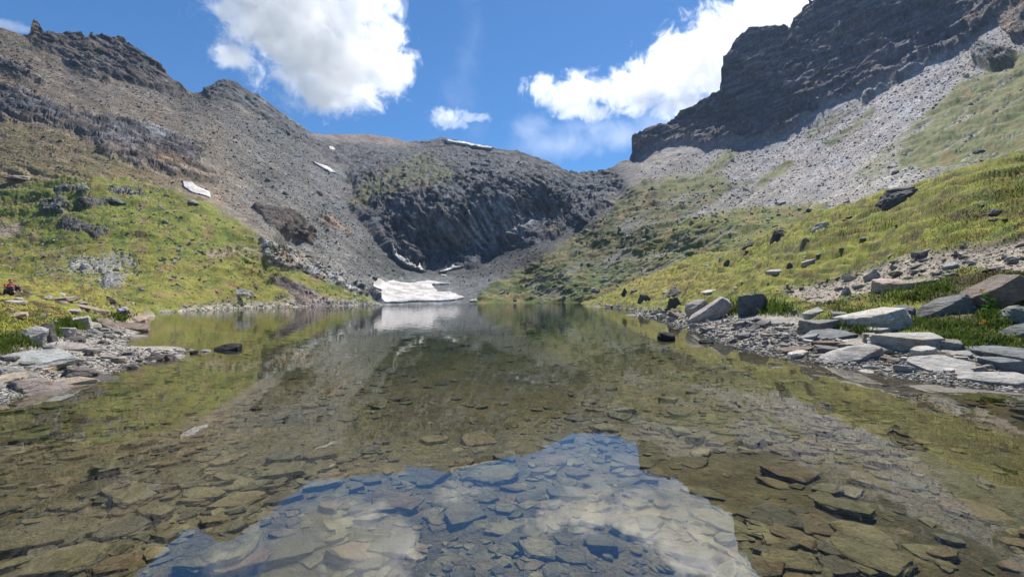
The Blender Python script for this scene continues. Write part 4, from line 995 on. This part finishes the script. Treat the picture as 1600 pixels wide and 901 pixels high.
# the scree and the blocks on the slopes
def far_rubble(name, poly, n, wr, label, cols, seed, kk=1., big=.5, slope_col=True):
    r = np.random.RandomState(seed)
    q = sample_poly(poly, n, r)
    p = far_at(q[:, 0], q[:, 1])
    wp = np.clip(np.exp(r.normal(wr, big, n)), .9, 9)
    tint = np.array(cols)[r.randint(0, len(cols), n)] * r.uniform(.75, 1.2, (n, 1))
    if slope_col:
        ci = np.clip(np.round((q[:, 0] - xs[0]) / (xs[1] - xs[0])).astype(int), 0, NC - 1)
        ri = np.array([np.searchsorted(-PY[:, c], -y_) for c, y_ in zip(ci, q[:, 1])]).clip(0, NR - 1)
        tint = TINT[ri, ci] * r.choice([.75, .95, 1.1, 1.3, 1.7], n)[:, None]
        k = COVER[ri, ci] < .5
        p, wp, tint = p[k], wp[k], tint[k]
    p = p - np.array([0, 0, 1.]) * (wp * p[:, 1] / F * .12)[:, None]
    return rubble(name, p, wp * p[:, 1] / F, (.3, .7), tint, M_farstuff, label, 'scree', seed, .4)
G1 = [(.26, .255, .25), (.19, .19, .195), (.33, .32, .31), (.13, .13, .135)]
G2 = [(.28, .24, .2), (.2, .175, .155), (.33, .29, .25), (.12, .11, .105)]
G3 = [(.34, .33, .335), (.27, .26, .27), (.42, .41, .41), (.19, .185, .19)]
G4 = [(.17, .175, .185), (.22, .225, .235), (.12, .125, .135)]
far_rubble('scree', [(290, 150), (330, 150), (480, 215), (560, 300), (600, 390), (640, 436), (585, 440), (590, 470), (480, 420), (400, 350), (320, 300), (330, 240), (240, 200), (180, 130)], 9000, .12, 'grey scree covering the steep left slope', G1, 21)
far_rubble('scree', [(0, 50), (60, 80), (180, 130), (240, 200), (330, 240), (320, 300), (200, 280), (0, 280)], 4500, .1, 'brown rubble strewn over the upper left slope', G2, 22)
far_rubble('scree', [(1000, 265), (1100, 236), (1260, 196), (1345, 152), (1480, 92), (1570, 40), (1640, 0), (1640, 240), (1400, 300), (1290, 330), (1130, 320), (1000, 280)], 13000, .2, 'pale grey scree sheet below the right cliffs', G3, 23)
far_rubble('scree', [(560, 240), (760, 240), (900, 280), (960, 290), (940, 340), (860, 400), (740, 450), (700, 440), (740, 418), (800, 385), (930, 320), (700, 290)], 4000, .1, 'dark grey talus around the headwall', G4, 24)
far_rubble('rubble', [(760, 470), (860, 410), (980, 300), (1120, 285), (1280, 325), (1180, 380), (930, 470)], 2600, .45, 'scattered grey rocks on the green hillside right of the snowfield', G1, 25, big=.7, slope_col=False)
far_rubble('rubble', [(0, 290), (250, 295), (400, 370), (560, 460), (580, 474), (260, 484), (0, 470)], 4200, .4, 'pale stones scattered in the grass of the left hill', [(.36, .34, .31), (.28, .27, .25), (.2, .19, .18)], 26, big=.6, slope_col=False)
far_rubble('rubble', [(45, 425), (150, 400), (215, 412), (195, 440), (160, 456), (90, 445)], 420, .6, 'field of pale broken rocks on the left hill', [(.36, .35, .33), (.28, .27, .26), (.2, .2, .2)], 27, slope_col=False)
far_rubble('rubble', [(250, 487), (330, 482), (450, 477), (530, 468), (592, 474), (592, 478), (450, 480), (330, 484), (250, 490)], 900, .5, 'pale stones along the far left waterline', [(.42, .40, .37), (.33, .31, .29)], 28, slope_col=False)
far_rubble('rubble', [(404, 374), (440, 383), (500, 413), (585, 462), (560, 462), (480, 432), (415, 412)], 420, 1.15, 'heap of grey blocks on the edge of the left hill', G1, 29)
FARB = [(366, 464, 30, 10, 'boulder', LG, 'grey boulder in the grass above the far left waterline'), (388, 459, 12, 7, 'block', (.2, .2, .2), 'smaller stone right of the grey boulder on the left hill'), (35, 281, 32, 7, 'slab', TAN, 'flat tan slab high on the left slope'),
        (135, 420, 14, 8, 'block', LG, 'pale block in the rock field of the left hill'), (412, 396, 16, 12, 'block', LG, 'pale block at the top of the heap on the left hill'), (1400, 272, 10, 6, 'block', DK, 'dark block low on the right scree'), (1525, 275, 16, 7, 'slab', LG, 'pale slab on the scree above the right crest'),
        (1530, 240, 14, 6, 'boulder', DK, 'dark boulder in the upper right scree'), (585, 437, 8, 6, 'boulder', (.06, .06, .06), 'black rock at the upper left corner of the snowfield'), (679, 445, 6, 4, 'boulder', (.1, .1, .11), 'small dark rock on the right side of the snowfield'),
        (1205, 333, 10, 5, 'slab', LG, 'pale slab on the bright green shoulder'), (1115, 343, 9, 5, 'slab', LG, 'small pale slab left on the bright green shoulder'), (878, 434, 10, 6, 'block', GR, 'grey block on the lower green hillside'), (1143, 253, 8, 5, 'block', LG, 'pale block between green streaks of the right scree'),
        (180, 318, 20, 8, 'slab', BLU, 'bluish slab high in the left meadow'), (300, 322, 14, 5, 'slab', LG, 'pale slab at the meadow edge under the small snow patch'), (420, 282, 10, 6, 'boulder', DK, 'dark boulder on the left scree'), (446, 302, 9, 5, 'boulder', DK, 'second dark boulder lower on the left scree'), (499, 303, 9, 6, 'boulder', DK, 'dark boulder on the scree near the headwall')]
for i, (px, py, w, h, kind, col, label) in enumerate(FARB):
    p = far_at(px, py); W_ = w * p[1] / F; H_ = max(h * p[1] / F * .8, W_ * .2)
    put_stone('boulder', rock_mesh('boulder_shape', 7000 + i, 'hump', M_farstone, 2), p - np.array([0, 0, H_ * .05]), (W_, W_ * .7, H_ * 1.1), (0, 0, math.atan2(-p[0], p[1]) + .2), col, label, 'boulder')
# ------------------------------------------------------------------ grass, green clumps, plants
def leaf_material(name, rough=.6):
    m, nt, b = newmat(name)
    t = nd(nt, 'ShaderNodeAttribute', attribute_name='tint').outputs['Color']
    nt.links.new(t, b.inputs['Base Color']); b.inputs['Roughness'].default_value = rough
    b.inputs['Specular IOR Level'].default_value = .2
    tr = nd(nt, 'ShaderNodeBsdfTranslucent'); nt.links.new(t, tr.inputs[0])
    mx = nd(nt, 'ShaderNodeMixShader'); mx.inputs[0].default_value = .35
    nt.links.new(b.outputs[0], mx.inputs[1]); nt.links.new(tr.outputs[0], mx.inputs[2])
    nt.links.new(mx.outputs[0], nt.nodes['Material Output'].inputs['Surface'])
    return m
M_leaf = leaf_material('blades')
def blades(name, pos, hgt, wid, col, label, cat, seed, lean=.5, kind='stuff'):
    r = np.random.RandomState(seed); n = len(pos)
    a = r.uniform(0, 6.28, n); s = np.stack([np.cos(a), np.sin(a), 0 * a], -1) * wid[:, None] * .5
    la = r.uniform(0, 6.28, n); l = np.stack([np.cos(la), np.sin(la), 0 * la], -1) * (hgt * r.uniform(0, lean, n))[:, None]
    up = np.array([0, 0, 1.]) * hgt[:, None]
    p0 = pos - s - up * .15; p1 = pos + s - up * .15
    m0 = pos - s * .8 + up * .55 + l * .35; m1 = pos + s * .8 + up * .55 + l * .35
    tp = pos + up + l
    Vv = np.stack([p0, p1, m1, m0, tp], 1).reshape(-1, 3)
    b = (np.arange(n) * 5)[:, None]
    Fq = b + np.array([0, 1, 2, 3]); Ft = b + np.array([3, 2, 4])
    o = mesh_from(name, Vv, Fq, M_leaf, False, {'tint': np.repeat(col, 5, 0)}, kind, tris=Ft)
    return tag(o, label, cat)
gcol = np.array([(.17, .17, .03), (.22, .18, .04), (.16, .18, .03), (.28, .22, .07), (.12, .145, .025)])
def grass_field(poly, n, label, seed, right):
    r = np.random.RandomState(seed)
    q = sample_poly(poly, n, r)
    if right: q = q[q[:, 1] > crest_right(q[:, 0]) - 2]
    p = near_at(q[:, 0], q[:, 1])
    cx = np.interp(p[:, 0] / p[:, 1], col_dir(xs2), np.arange(NC2)).astype(int); rx = np.interp(np.log(p[:, 1]), np.log(Ds), np.arange(NR2)).astype(int)
    cvr = CV[rx, cx]
    clump = fbm(p * np.array([1.1, 1.1, 1.1]), 3)
    k = (cvr > .35) & (p[:, 2] > .1) & (r.rand(len(p)) < np.clip((24 - p[:, 1]) / 12, .035, 1)) & (r.rand(len(p)) < np.clip(.55 + 1.3 * clump, .1, 1))
    p, clump = p[k], clump[k]
    jit = r.normal(0, 1, (len(p), 3)) * np.array([.12, .12, 0]) * np.clip(p[:, 1:2] / 15, .5, 2)
    p = p + jit; p[:, 2] = ground_z(p[:, 0], p[:, 1])
    D_ = p[:, 1]
    h = r.uniform(.03, .085, len(p)) * (1 + .8 * np.clip(clump, 0, 1)) * np.clip(D_ / 16, .8, 1.15)
    w = np.clip(D_ * .0014, .008, .08)
    base = TN[rx[k], cx[k]] * 1.05; base_ = gcol[np.clip((2 + 2.2 * fbm(p * np.array([.3, .3, .3]) + 9, 3) + r.normal(0, .9, len(p))).astype(int), 0, 4)]
    base = base * r.uniform(.7, 1.3, (len(p), 1)); p[:, 2] -= .01
    blades('grass', p, h, w, base, label, 'grass', seed)
grass_field([(930, 466), (1000, 436), (1100, 396), (1190, 370), (1290, 330), (1400, 300), (1600, 240), (1690, 215), (1690, 640), (1500, 560), (1400, 545), (1300, 530), (1200, 500), (1060, 490), (930, 478)], 120000, 'tufted yellow-green alpine grass on the right bank', 31, True)
grass_field([(-60, 438), (100, 444), (200, 466), (240, 486), (210, 505), (130, 520), (60, 540), (0, 560), (-60, 580)], 42000, 'tufted yellow-green alpine grass on the left bank', 32, False)
# bright leafy growth
def clump_field(centres, n, label, seed, hs=1.):
    r = np.random.RandomState(seed); P_, H_, C_ = [], [], []
    for (cx, cy, sx, sy) in centres:
        q = np.stack([r.normal(cx, sx, n), r.normal(cy, sy, n)], -1)
        p = near_at(q[:, 0], q[:, 1]); p = p[p[:, 2] > .03]
        D_ = p[:, 1]
        P_.append(p); H_.append(r.uniform(.08, .24, len(p)) * hs * np.clip(D_ / 14, .7, 1.6))
        C_.append(np.array([(.07, .12, .018), (.10, .15, .022), (.045, .075, .014), (.13, .17, .03)])[r.randint(0, 4, len(p))] * r.uniform(.8, 1.2, (len(p), 1)))
    p = np.concatenate(P_)
    blades('undergrowth', p, np.concatenate(H_), np.clip(p[:, 1] * .0022, .018, .06), np.concatenate(C_), label, 'green plants', seed, 1.1)
clump_field([(1185, 478, 22, 6), (1210, 486, 14, 4), (1140, 486, 10, 4), (1330, 495, 14, 6), (1345, 512, 14, 5), (1405, 505, 20, 5), (1436, 508, 26, 5), (1500, 530, 20, 6), (1508, 538, 9, 4), (1555, 540, 30, 8), (1570, 505, 16, 10), (1490, 512, 18, 6), (1420, 465, 30, 6), (1460, 452, 20, 5), (1545, 500, 12, 8)], 420, 'bright green leafy growth between the boulders of the right shore', 41)
clump_field([(8, 546, 14, 6), (45, 537, 13, 4), (20, 533, 12, 4), (104, 508, 9, 3), (122, 513, 7, 2), (190, 498, 7, 3), (85, 524, 8, 2), (150, 509, 6, 2)], 380, 'bright green leafy growth along the edge of the left gravel', 42)
# flowering plant with two-tone leaves and yellow heads
M_flower, nt_, b_ = newmat('yellow_petals'); b_.inputs['Base Color'].default_value = (.85, .42, .01, 1); b_.inputs['Roughness'].default_value = .7
def flowering(px, py, h_px, label, seed):
    r = random.Random(seed)
    p = near_at(px, py)[0]; H_ = h_px * p[1] / F
    root = bpy.data.objects.new('flowering_plant', None); C.objects.link(root); root.location = p
    tag(root, label, 'plant', None)
    Vs, Fs, Ts = [], [], []
    def tri_leaf(b0, tip, w):
        d = (tip - b0); s = d.cross(Vector((r.uniform(-1, 1), r.uniform(-1, 1), .4))).normalized() * w
        k = len(Vs); mid = b0 + d * .45 + Vector((0, 0, w * .6))
        Vs.extend([b0, mid + s, tip, mid - s]); Fs.append((k, k + 1, k + 2, k + 3))
        c = np.array((.10, .2, .03)) * r.uniform(.75, 1.3); Ts.extend([c] * 4)
    heads = []
    for s_ in range(4):
        dx, dy = r.uniform(-.18, .18) * H_, r.uniform(-.15, .15) * H_
        top = Vector((dx * 1.6, dy, H_ * (1 if s_ == 0 else r.uniform(.5, .85))))
        for k in range(14):
            t = k / 14; b0 = top * t; a = r.random() * 6.28; L_ = H_ * (.34 - .2 * t)
            tri_leaf(b0, b0 + Vector((math.cos(a), math.sin(a), .35)) * L_, L_ * .2)
        k = len(Vs); w = H_ * .012
        Vs.extend([Vector((-w, 0, 0)), Vector((w, 0, 0)), top + Vector((w, 0, 0)), top - Vector((w, 0, 0))]); Fs.append((k, k + 1, k + 2, k + 3)); Ts.extend([np.array((.1, .15, .03))] * 4)
        if s_ < 2: heads.append(top)
    f = mesh_from('leaves', np.array([v[:] for v in Vs]), np.array(Fs), M_leaf, False, {'tint': np.array(Ts)}); f.parent = root
    for hd in heads:
        bm = bmesh.new()
        R_ = .045 * max(1, H_ / .5)
        c = bm.verts.new((0, 0, .012)); ring = [bm.verts.new((R_ * (1 if q % 2 else .62) * math.cos(q * .3927), R_ * (1 if q % 2 else .62) * math.sin(q * .3927), .014 * (q % 2))) for q in range(16)]
        for q in range(16): bm.faces.new((c, ring[q], ring[(q + 1) % 16]))
        bmesh.ops.solidify(bm, geom=bm.faces[:], thickness=.012)
        me = bpy.data.meshes.new('flower_head'); bm.to_mesh(me); bm.free(); me.materials.append(M_flower)
        fo = bpy.data.objects.new('flower_head', me); C.objects.link(fo); fo.parent = root; fo.location = hd; fo.rotation_euler = (math.radians(55), 0, r.uniform(-.4, .4))
flowering(1546, 487, 34, 'tall leafy plant with an orange-yellow flower beside the brown outcrop', 1)
flowering(1533, 518, 14, 'low leafy plant with an orange-yellow flower in the dark soil', 2)

# ------------------------------------------------------------------ two people resting on the left bank
def skin_mesh(name, joints, edges, mat, parent=None, sub=2):
    me = bpy.data.meshes.new(name); me.from_pydata([j[0] for j in joints], edges, [])
    o = bpy.data.objects.new(name, me); C.objects.link(o)
    o.modifiers.new('skin', 'SKIN')
    for sv, j in zip(me.skin_vertices[0].data, joints):
        rad = j[1]; sv.radius = rad if isinstance(rad, tuple) else (rad, rad)
    me.skin_vertices[0].data[0].use_root = True
    md = o.modifiers.new('sub', 'SUBSURF'); md.levels = sub; md.render_levels = sub
    me.materials.append(mat)
    if parent: o.parent = parent
    return o
def flat_mat(name, col):
    m, nt, b = newmat(name); L = nt.links.new
    tc = nd(nt, 'ShaderNodeTexCoord'); n = noise(nt, tc.outputs['Object'], 9, 4, .6)
    c = nd(nt, 'ShaderNodeRGB'); c.outputs[0].default_value = (*col, 1)
    L(scale_col(nt, c.outputs[0], maprange(nt, n, .3, .7, .8, 1.2)), b.inputs['Base Color']); b.inputs['Roughness'].default_value = .8
    return m
M_skin, M_hair = flat_mat('skin', (.5, .3, .21)), flat_mat('hair', (.03, .02, .016))
M_red, M_trs, M_blu = flat_mat('red_cloth', (.3, .035, .03)), flat_mat('dark_cloth', (.05, .05, .07)), flat_mat('blue_cloth', (.25, .32, .5))
def person(px, py, yaw, shirt, trousers, label, knees=True):
    p = near_at(px, py)[0]
    # sitting: pelvis on the ground, torso upright, knees drawn up, hands on the knees
    J = [((0, 0, .11), (.16, .13)), ((0, .01, .30), (.14, .10)), ((0, .03, .47), (.17, .11)), ((0, .04, .57), .055), ((0, .06, .64), .06), ((0, .07, .72), (.085, .1)), ((0, .075, .80), (.07, .08))]
    Ed = [(i, i + 1) for i in range(6)]
    fing = []
    for s in (-1, 1):
        b = len(J)
        J += [((.19 * s, .03, .50), .058), ((.27 * s, .20, .34), .045), ((.20 * s, .42, .42), .034), ((.17 * s, .49, .43), .034)]
        Ed += [(2, b), (b, b + 1), (b + 1, b + 2), (b + 2, b + 3)]
        for k in range(5):
            c = len(J); ox = (.028 * (k - 1.5) if k < 4 else -.045 * s)
            J += [((.17 * s + ox, .53, .425), .0095), ((.17 * s + ox * 1.1, .565 + (.008 if k in (1, 2) else 0), .395), .008)]
            Ed += [(b + 3, c), (c, c + 1)]
        b = len(J)
        J += [((.10 * s, .05, .12), .1), ((.15 * s, .44, .40), .07), ((.15 * s, .62, .07), .045), ((.15 * s, .76, .04), .04)]
        Ed += [(0, b), (b, b + 1), (b + 1, b + 2), (b + 2, b + 3)]
    body = skin_mesh('person', J, Ed, M_skin)
    body.location = p + np.array([0, 0, .0]); body.rotation_euler = (0, 0, yaw); tag(body, label, 'person')
    sh = [((0, 0, .16), (.185, .15)), ((0, .01, .32), (.165, .125)), ((0, .03, .48), (.195, .135)), ((0, .038, .545), (.09, .08))]; Es = [(0, 1), (1, 2), (2, 3)]
    for s in (-1, 1):
        b = len(sh); sh += [((.2 * s, .03, .505), .075), ((.275 * s, .20, .345), .062), ((.22 * s, .38, .41), .05)]; Es += [(2, b), (b, b + 1), (b + 1, b + 2)]
    skin_mesh('shirt', sh, Es, shirt, body)
    tr = [((0, 0, .10), (.18, .15))]; Et = []
    for s in (-1, 1):
        b = len(tr); tr += [((.10 * s, .06, .12), .115), ((.15 * s, .445, .405), .085), ((.15 * s, .60, .12), .062)]; Et += [(0, b), (b, b + 1), (b + 1, b + 2)]
    skin_mesh('trousers', tr, Et, trousers, body)
    skin_mesh('hair', [((0, .03, .72), (.08, .07)), ((0, .045, .80), (.095, .095)), ((0, .06, .86), (.06, .07))], [(0, 1), (1, 2)], M_hair, body)
    for s in (-1, 1):
        bm = bmesh.new(); bmesh.ops.create_uvsphere(bm, u_segments=8, v_segments=6, radius=.012)
        me = bpy.data.meshes.new('eye'); bm.to_mesh(me); bm.free(); me.materials.append(M_hair)
        e = bpy.data.objects.new('eye', me); C.objects.link(e); e.parent = body; e.location = (.032 * s, .155, .745)
    skin_mesh('nose', [((0, .15, .74), .01), ((0, .178, .715), .014), ((0, .16, .705), .01)], [(0, 1), (1, 2)], M_skin, body)
    skin_mesh('mouth', [((-.022, .158, .68), .006), ((0, .166, .68), .008), ((.022, .158, .68), .006)], [(0, 1), (1, 2)], M_red, body)
    return body
person(14, 459, math.radians(-100), M_red, M_trs, 'person in a red top with dark hair sitting on the left grass bank')
person(186, 494, math.radians(-70), M_blu, M_trs, 'person in a pale blue top sitting low by the shore rocks on the left')

# ------------------------------------------------------------------ snow patches
m, nt, b = newmat('old_snow'); M_snow = m
geo = nd(nt, 'ShaderNodeNewGeometry')
n1 = noise(nt, geo.outputs['Position'], .12, 6, .65); n2 = noise(nt, geo.outputs['Position'], .9, 4, .6)
rp = nd(nt, 'ShaderNodeValToRGB'); rp.color_ramp.elements[0].position = .43; rp.color_ramp.elements[0].color = (.22, .2, .19, 1); rp.color_ramp.elements[1].position = .58; rp.color_ramp.elements[1].color = (.46, .465, .49, 1)
nt.links.new(math_(nt, 'ADD', math_(nt, 'MULTIPLY', n1, .75), math_(nt, 'MULTIPLY', n2, .25)), rp.inputs[0]); nt.links.new(rp.outputs[0], b.inputs['Base Color']); b.inputs['Roughness'].default_value = .7
bp = nd(nt, 'ShaderNodeBump'); bp.inputs['Distance'].default_value = .4; bp.inputs['Strength'].default_value = .6; nt.links.new(n2, bp.inputs['Height']); nt.links.new(bp.outputs[0], b.inputs['Normal'])
def Z4(l): return [(520 + a / 5.333, 380 + c / 5.333) for a, c in l]
SNOW = [(Z4([(325, 325), (350, 320), (380, 288), (440, 320), (500, 298), (560, 318), (690, 322), (800, 308), (950, 325), (1025, 322), (940, 345), (830, 350), (870, 385), (880, 402), (980, 400), (1080, 435), (1112, 465), (1000, 482), (800, 492), (650, 494), (560, 502), (430, 502), (330, 425), (400, 402), (330, 372)]), 'large white snowfield reaching the lake at the foot of the headwall', 1.2, 2.0),
        (Z4([(440, 8), (500, 70), (560, 120), (640, 168), (705, 205), (715, 180), (740, 215), (800, 245), (740, 240), (640, 205), (555, 160), (495, 105)]), 'long narrow snow strip in the gully left of the headwall', 2.2, 1.5),
        (Z4([(875, 235), (960, 222), (1000, 200), (1115, 198), (1060, 218), (1000, 228), (950, 250), (890, 252)]), 'thin dirty snow patch at the very foot of the dark headwall', 2.0, 1.5),
        (Z4([(882, 256), (940, 260), (962, 280), (900, 277)]), 'tiny snow scrap just below the thin dirty patch', .8, 1.5),
        ([(284, 281), (300, 285), (311, 293), (329, 300), (330, 311), (300, 303), (286, 293)], 'small bright snow patch on the brown left slope', 1.2, 1.6),
        ([(485, 250), (500, 256), (515, 261), (529, 272), (515, 270), (500, 263)], 'slanting snow patch high on the left scree', 1.2, 1.6),
        ([(510, 231), (518, 230), (526, 236), (516, 237)], 'tiny snow dot above the slanting snow patch', 1.0, 1.5),
        ([(688, 219.5), (720, 222), (772, 232.5), (768, 237), (740, 232), (700, 226)], 'long thin snow band on the summit ridge', 2.0, 1.5),
        (Z4([(1135, 472), (1200, 472), (1205, 492), (1135, 489)]), 'small snow remnant at the water right of the snowfield', .8, 1.)]
for poly, label, up, soft in SNOW:
    a = np.array(poly); step = .5 if len(poly) < 14 else .7
    gx_, gy_ = np.meshgrid(np.arange(a[:, 0].min() - 3, a[:, 0].max() + 3, step), np.arange(a[:, 1].min() - 3, a[:, 1].max() + 3, step))
    sd = poly_sd(gx_, gy_, poly) + .8 * fbm(np.stack([gx_ / 5, gy_ / 3, gx_ * 0], -1), 3)
    # a smoothed copy of the ground, lifted where snow lies, sunk under it elsewhere
    p = P(gx_, gy_, farD(gx_, gy_)); g = far_at(gx_, gy_)
    k_ = sstep(-.4, soft, sd)
    toc = np.array([0, 0, CAMZ]) - g; toc /= np.linalg.norm(toc, axis=-1)[..., None]
    base = g * .75 + p * .25
    s_ = p[..., 1] / 300
    q = base + (toc * (up * 2.0) + np.array([0, 0, up * .6])) * (k_ * 1.6 - .6)[..., None] * s_[..., None]
    keep = (sd > -1.4)
    ny, nx = gx_.shape; Qs = grid_quads(ny, nx); kf = keep.ravel()[Qs].any(1)
    used, inv = np.unique(Qs[kf].ravel(), return_inverse=True)
    tag(mesh_from('snow_patch', q.reshape(-1, 3)[used], inv.reshape(-1, 4), M_snow, True), label, 'snow patch', 'old snow patches of the cirque')

# ------------------------------------------------------------------ clouds: bodies of vapour beyond the ridges
def cloud(name, blobs, Dc, label, density=.013, nsc=.07, amp=4.8, thick=1., soft=.2, aniso=.5, vox=.02, grow=1.0, detail=9, stretch=(1, 1, 1), group='clouds'):
    bm = bmesh.new(); c0 = Vector(P(blobs[0][0], blobs[0][1], Dc))
    m = bpy.data.materials.new('cloud_vapour'); m.use_nodes = True; nt = m.node_tree; nt.nodes.clear(); L = nt.links.new
    out = nd(nt, 'ShaderNodeOutputMaterial'); tc = nd(nt, 'ShaderNodeTexCoord'); vol = nd(nt, 'ShaderNodeVolumeScatter'); prev = None
    for (px, py, rx, ry) in blobs:
        rx *= grow * .88; ry *= grow * .88
        c = Vector(P(px, py, Dc)) - c0; r = Vector((rx / F * Dc, min(rx, ry) / F * Dc * thick, ry / F * Dc))
        bmesh.ops.create_icosphere(bm, subdivisions=3, radius=1, matrix=Matrix.Translation(c) @ Matrix.Diagonal((*(r * 1.8), 1)))
        a = nd(nt, 'ShaderNodeVectorMath', operation='SUBTRACT'); L(tc.outputs['Object'], a.inputs[0]); a.inputs[1].default_value = c
        b = nd(nt, 'ShaderNodeVectorMath', operation='DIVIDE'); L(a.outputs[0], b.inputs[0]); b.inputs[1].default_value = r
        l = nd(nt, 'ShaderNodeVectorMath', operation='LENGTH'); L(b.outputs[0], l.inputs[0])
        prev = l.outputs['Value'] if prev is None else math_(nt, 'SMOOTH_MIN', prev, l.outputs['Value'], .25)
    mp = nd(nt, 'ShaderNodeMapping'); mp.inputs['Scale'].default_value = stretch; L(tc.outputs['Object'], mp.inputs[0])
    no = nd(nt, 'ShaderNodeTexNoise'); no.inputs['Scale'].default_value = 1 / (nsc * Dc); no.inputs['Detail'].default_value = detail; no.inputs['Roughness'].default_value = .78; no.inputs['Distortion'].default_value = .5
    L(mp.outputs[0], no.inputs['Vector'])
    fld = math_(nt, 'SUBTRACT', math_(nt, 'MULTIPLY_ADD', no.outputs['Fac'], amp, 1 - amp / 2), prev)
    L(maprange(nt, fld, 0, soft * 1.6, 0, density), vol.inputs['Density'])
    vol.inputs['Anisotropy'].default_value = aniso; vol.inputs['Color'].default_value = (1, 1, 1, 1)
    L(vol.outputs[0], out.inputs['Volume'])
    me = bpy.data.meshes.new(name); bm.to_mesh(me); bm.free(); me.materials.append(m)
    o = bpy.data.objects.new(name, me); o.location = c0; C.objects.link(o)
    md = o.modifiers.new('merge', 'REMESH'); md.mode = 'VOXEL'; md.voxel_size = Dc * vox
    return tag(o, label, 'cloud', group)
cloud('cloud', [(470, 40, 120, 80), (530, 100, 95, 65), (430, 20, 80, 60), (500, 150, 62, 34), (590, 105, 60, 42), (600, 60, 40, 25), (365, 85, 42, 22), (450, -50, 150, 60), (560, -30, 60, 60)], 1900, 'big white cloud with a grey heart, upper left of the sky', thick=1.2)
cloud('cloud', [(1010, 130, 80, 40), (1080, 100, 80, 58), (1160, 60, 90, 55), (900, 150, 62, 30), (1240, 20, 100, 50), (1060, 165, 60, 24), (850, 135, 35, 18), (1130, 130, 60, 45), (930, 175, 50, 16)], 1900, 'long bank of bright white cloud rising to the dark right peak')
cloud('cloud', [(700, 184, 30, 15), (738, 185, 30, 8), (688, 176, 20, 12), (712, 194, 18, 9)], 1900, 'small white puff above the central ridge', amp=4.6, nsc=.03, density=.010, vox=.006)
cloud('cloud', [(0, 38, 50, 10), (30, 46, 30, 8)], 1900, 'strip of white cloud behind the left ridge end', density=.006, amp=2.)
cloud('cloud', [(742, 50, 22, 50), (728, 100, 30, 40), (722, 150, 40, 40), (738, 0, 18, 40), (745, 205, 26, 30)], 2400, 'faint upright wisp of high cloud in the middle of the sky', density=.0005, amp=5.5, nsc=.045, soft=1.2, grow=1.0)
cloud('cloud', [(880, 225, 110, 30), (960, 215, 110, 26), (1040, 190, 70, 25), (830, 200, 50, 30), (920, 200, 90, 20)], 2600, 'thin veil of pale cloud low over the notch', density=.0035, amp=2.6, nsc=.09, soft=1.0)

# ------------------------------------------------------------------ haze
m = bpy.data.materials.new('mountain_air'); m.use_nodes = True; nt = m.node_tree; nt.nodes.clear()
out = nd(nt, 'ShaderNodeOutputMaterial'); pv = nd(nt, 'ShaderNodeVolumePrincipled')
pv.inputs['Density'].default_value = 0.00007; pv.inputs['Color'].default_value = (.42, .62, 1, 1); pv.inputs['Anisotropy'].default_value = .2
nt.links.new(pv.outputs[0], out.inputs['Volume'])
x0, x1, y0, y1, z0, z1 = -1250, 1250, -60, 1000, -60, 540
hz = mesh_from('haze', [(x0, y0, z0), (x1, y0, z0), (x1, y1, z0), (x0, y1, z0), (x0, y0, z1), (x1, y0, z1), (x1, y1, z1), (x0, y1, z1)], [(3, 2, 1, 0), (4, 5, 6, 7), (0, 1, 5, 4), (1, 2, 6, 5), (2, 3, 7, 6), (3, 0, 4, 7)], m, False, None, 'stuff')
tag(hz, 'thin blue mountain air filling the valley', 'haze')
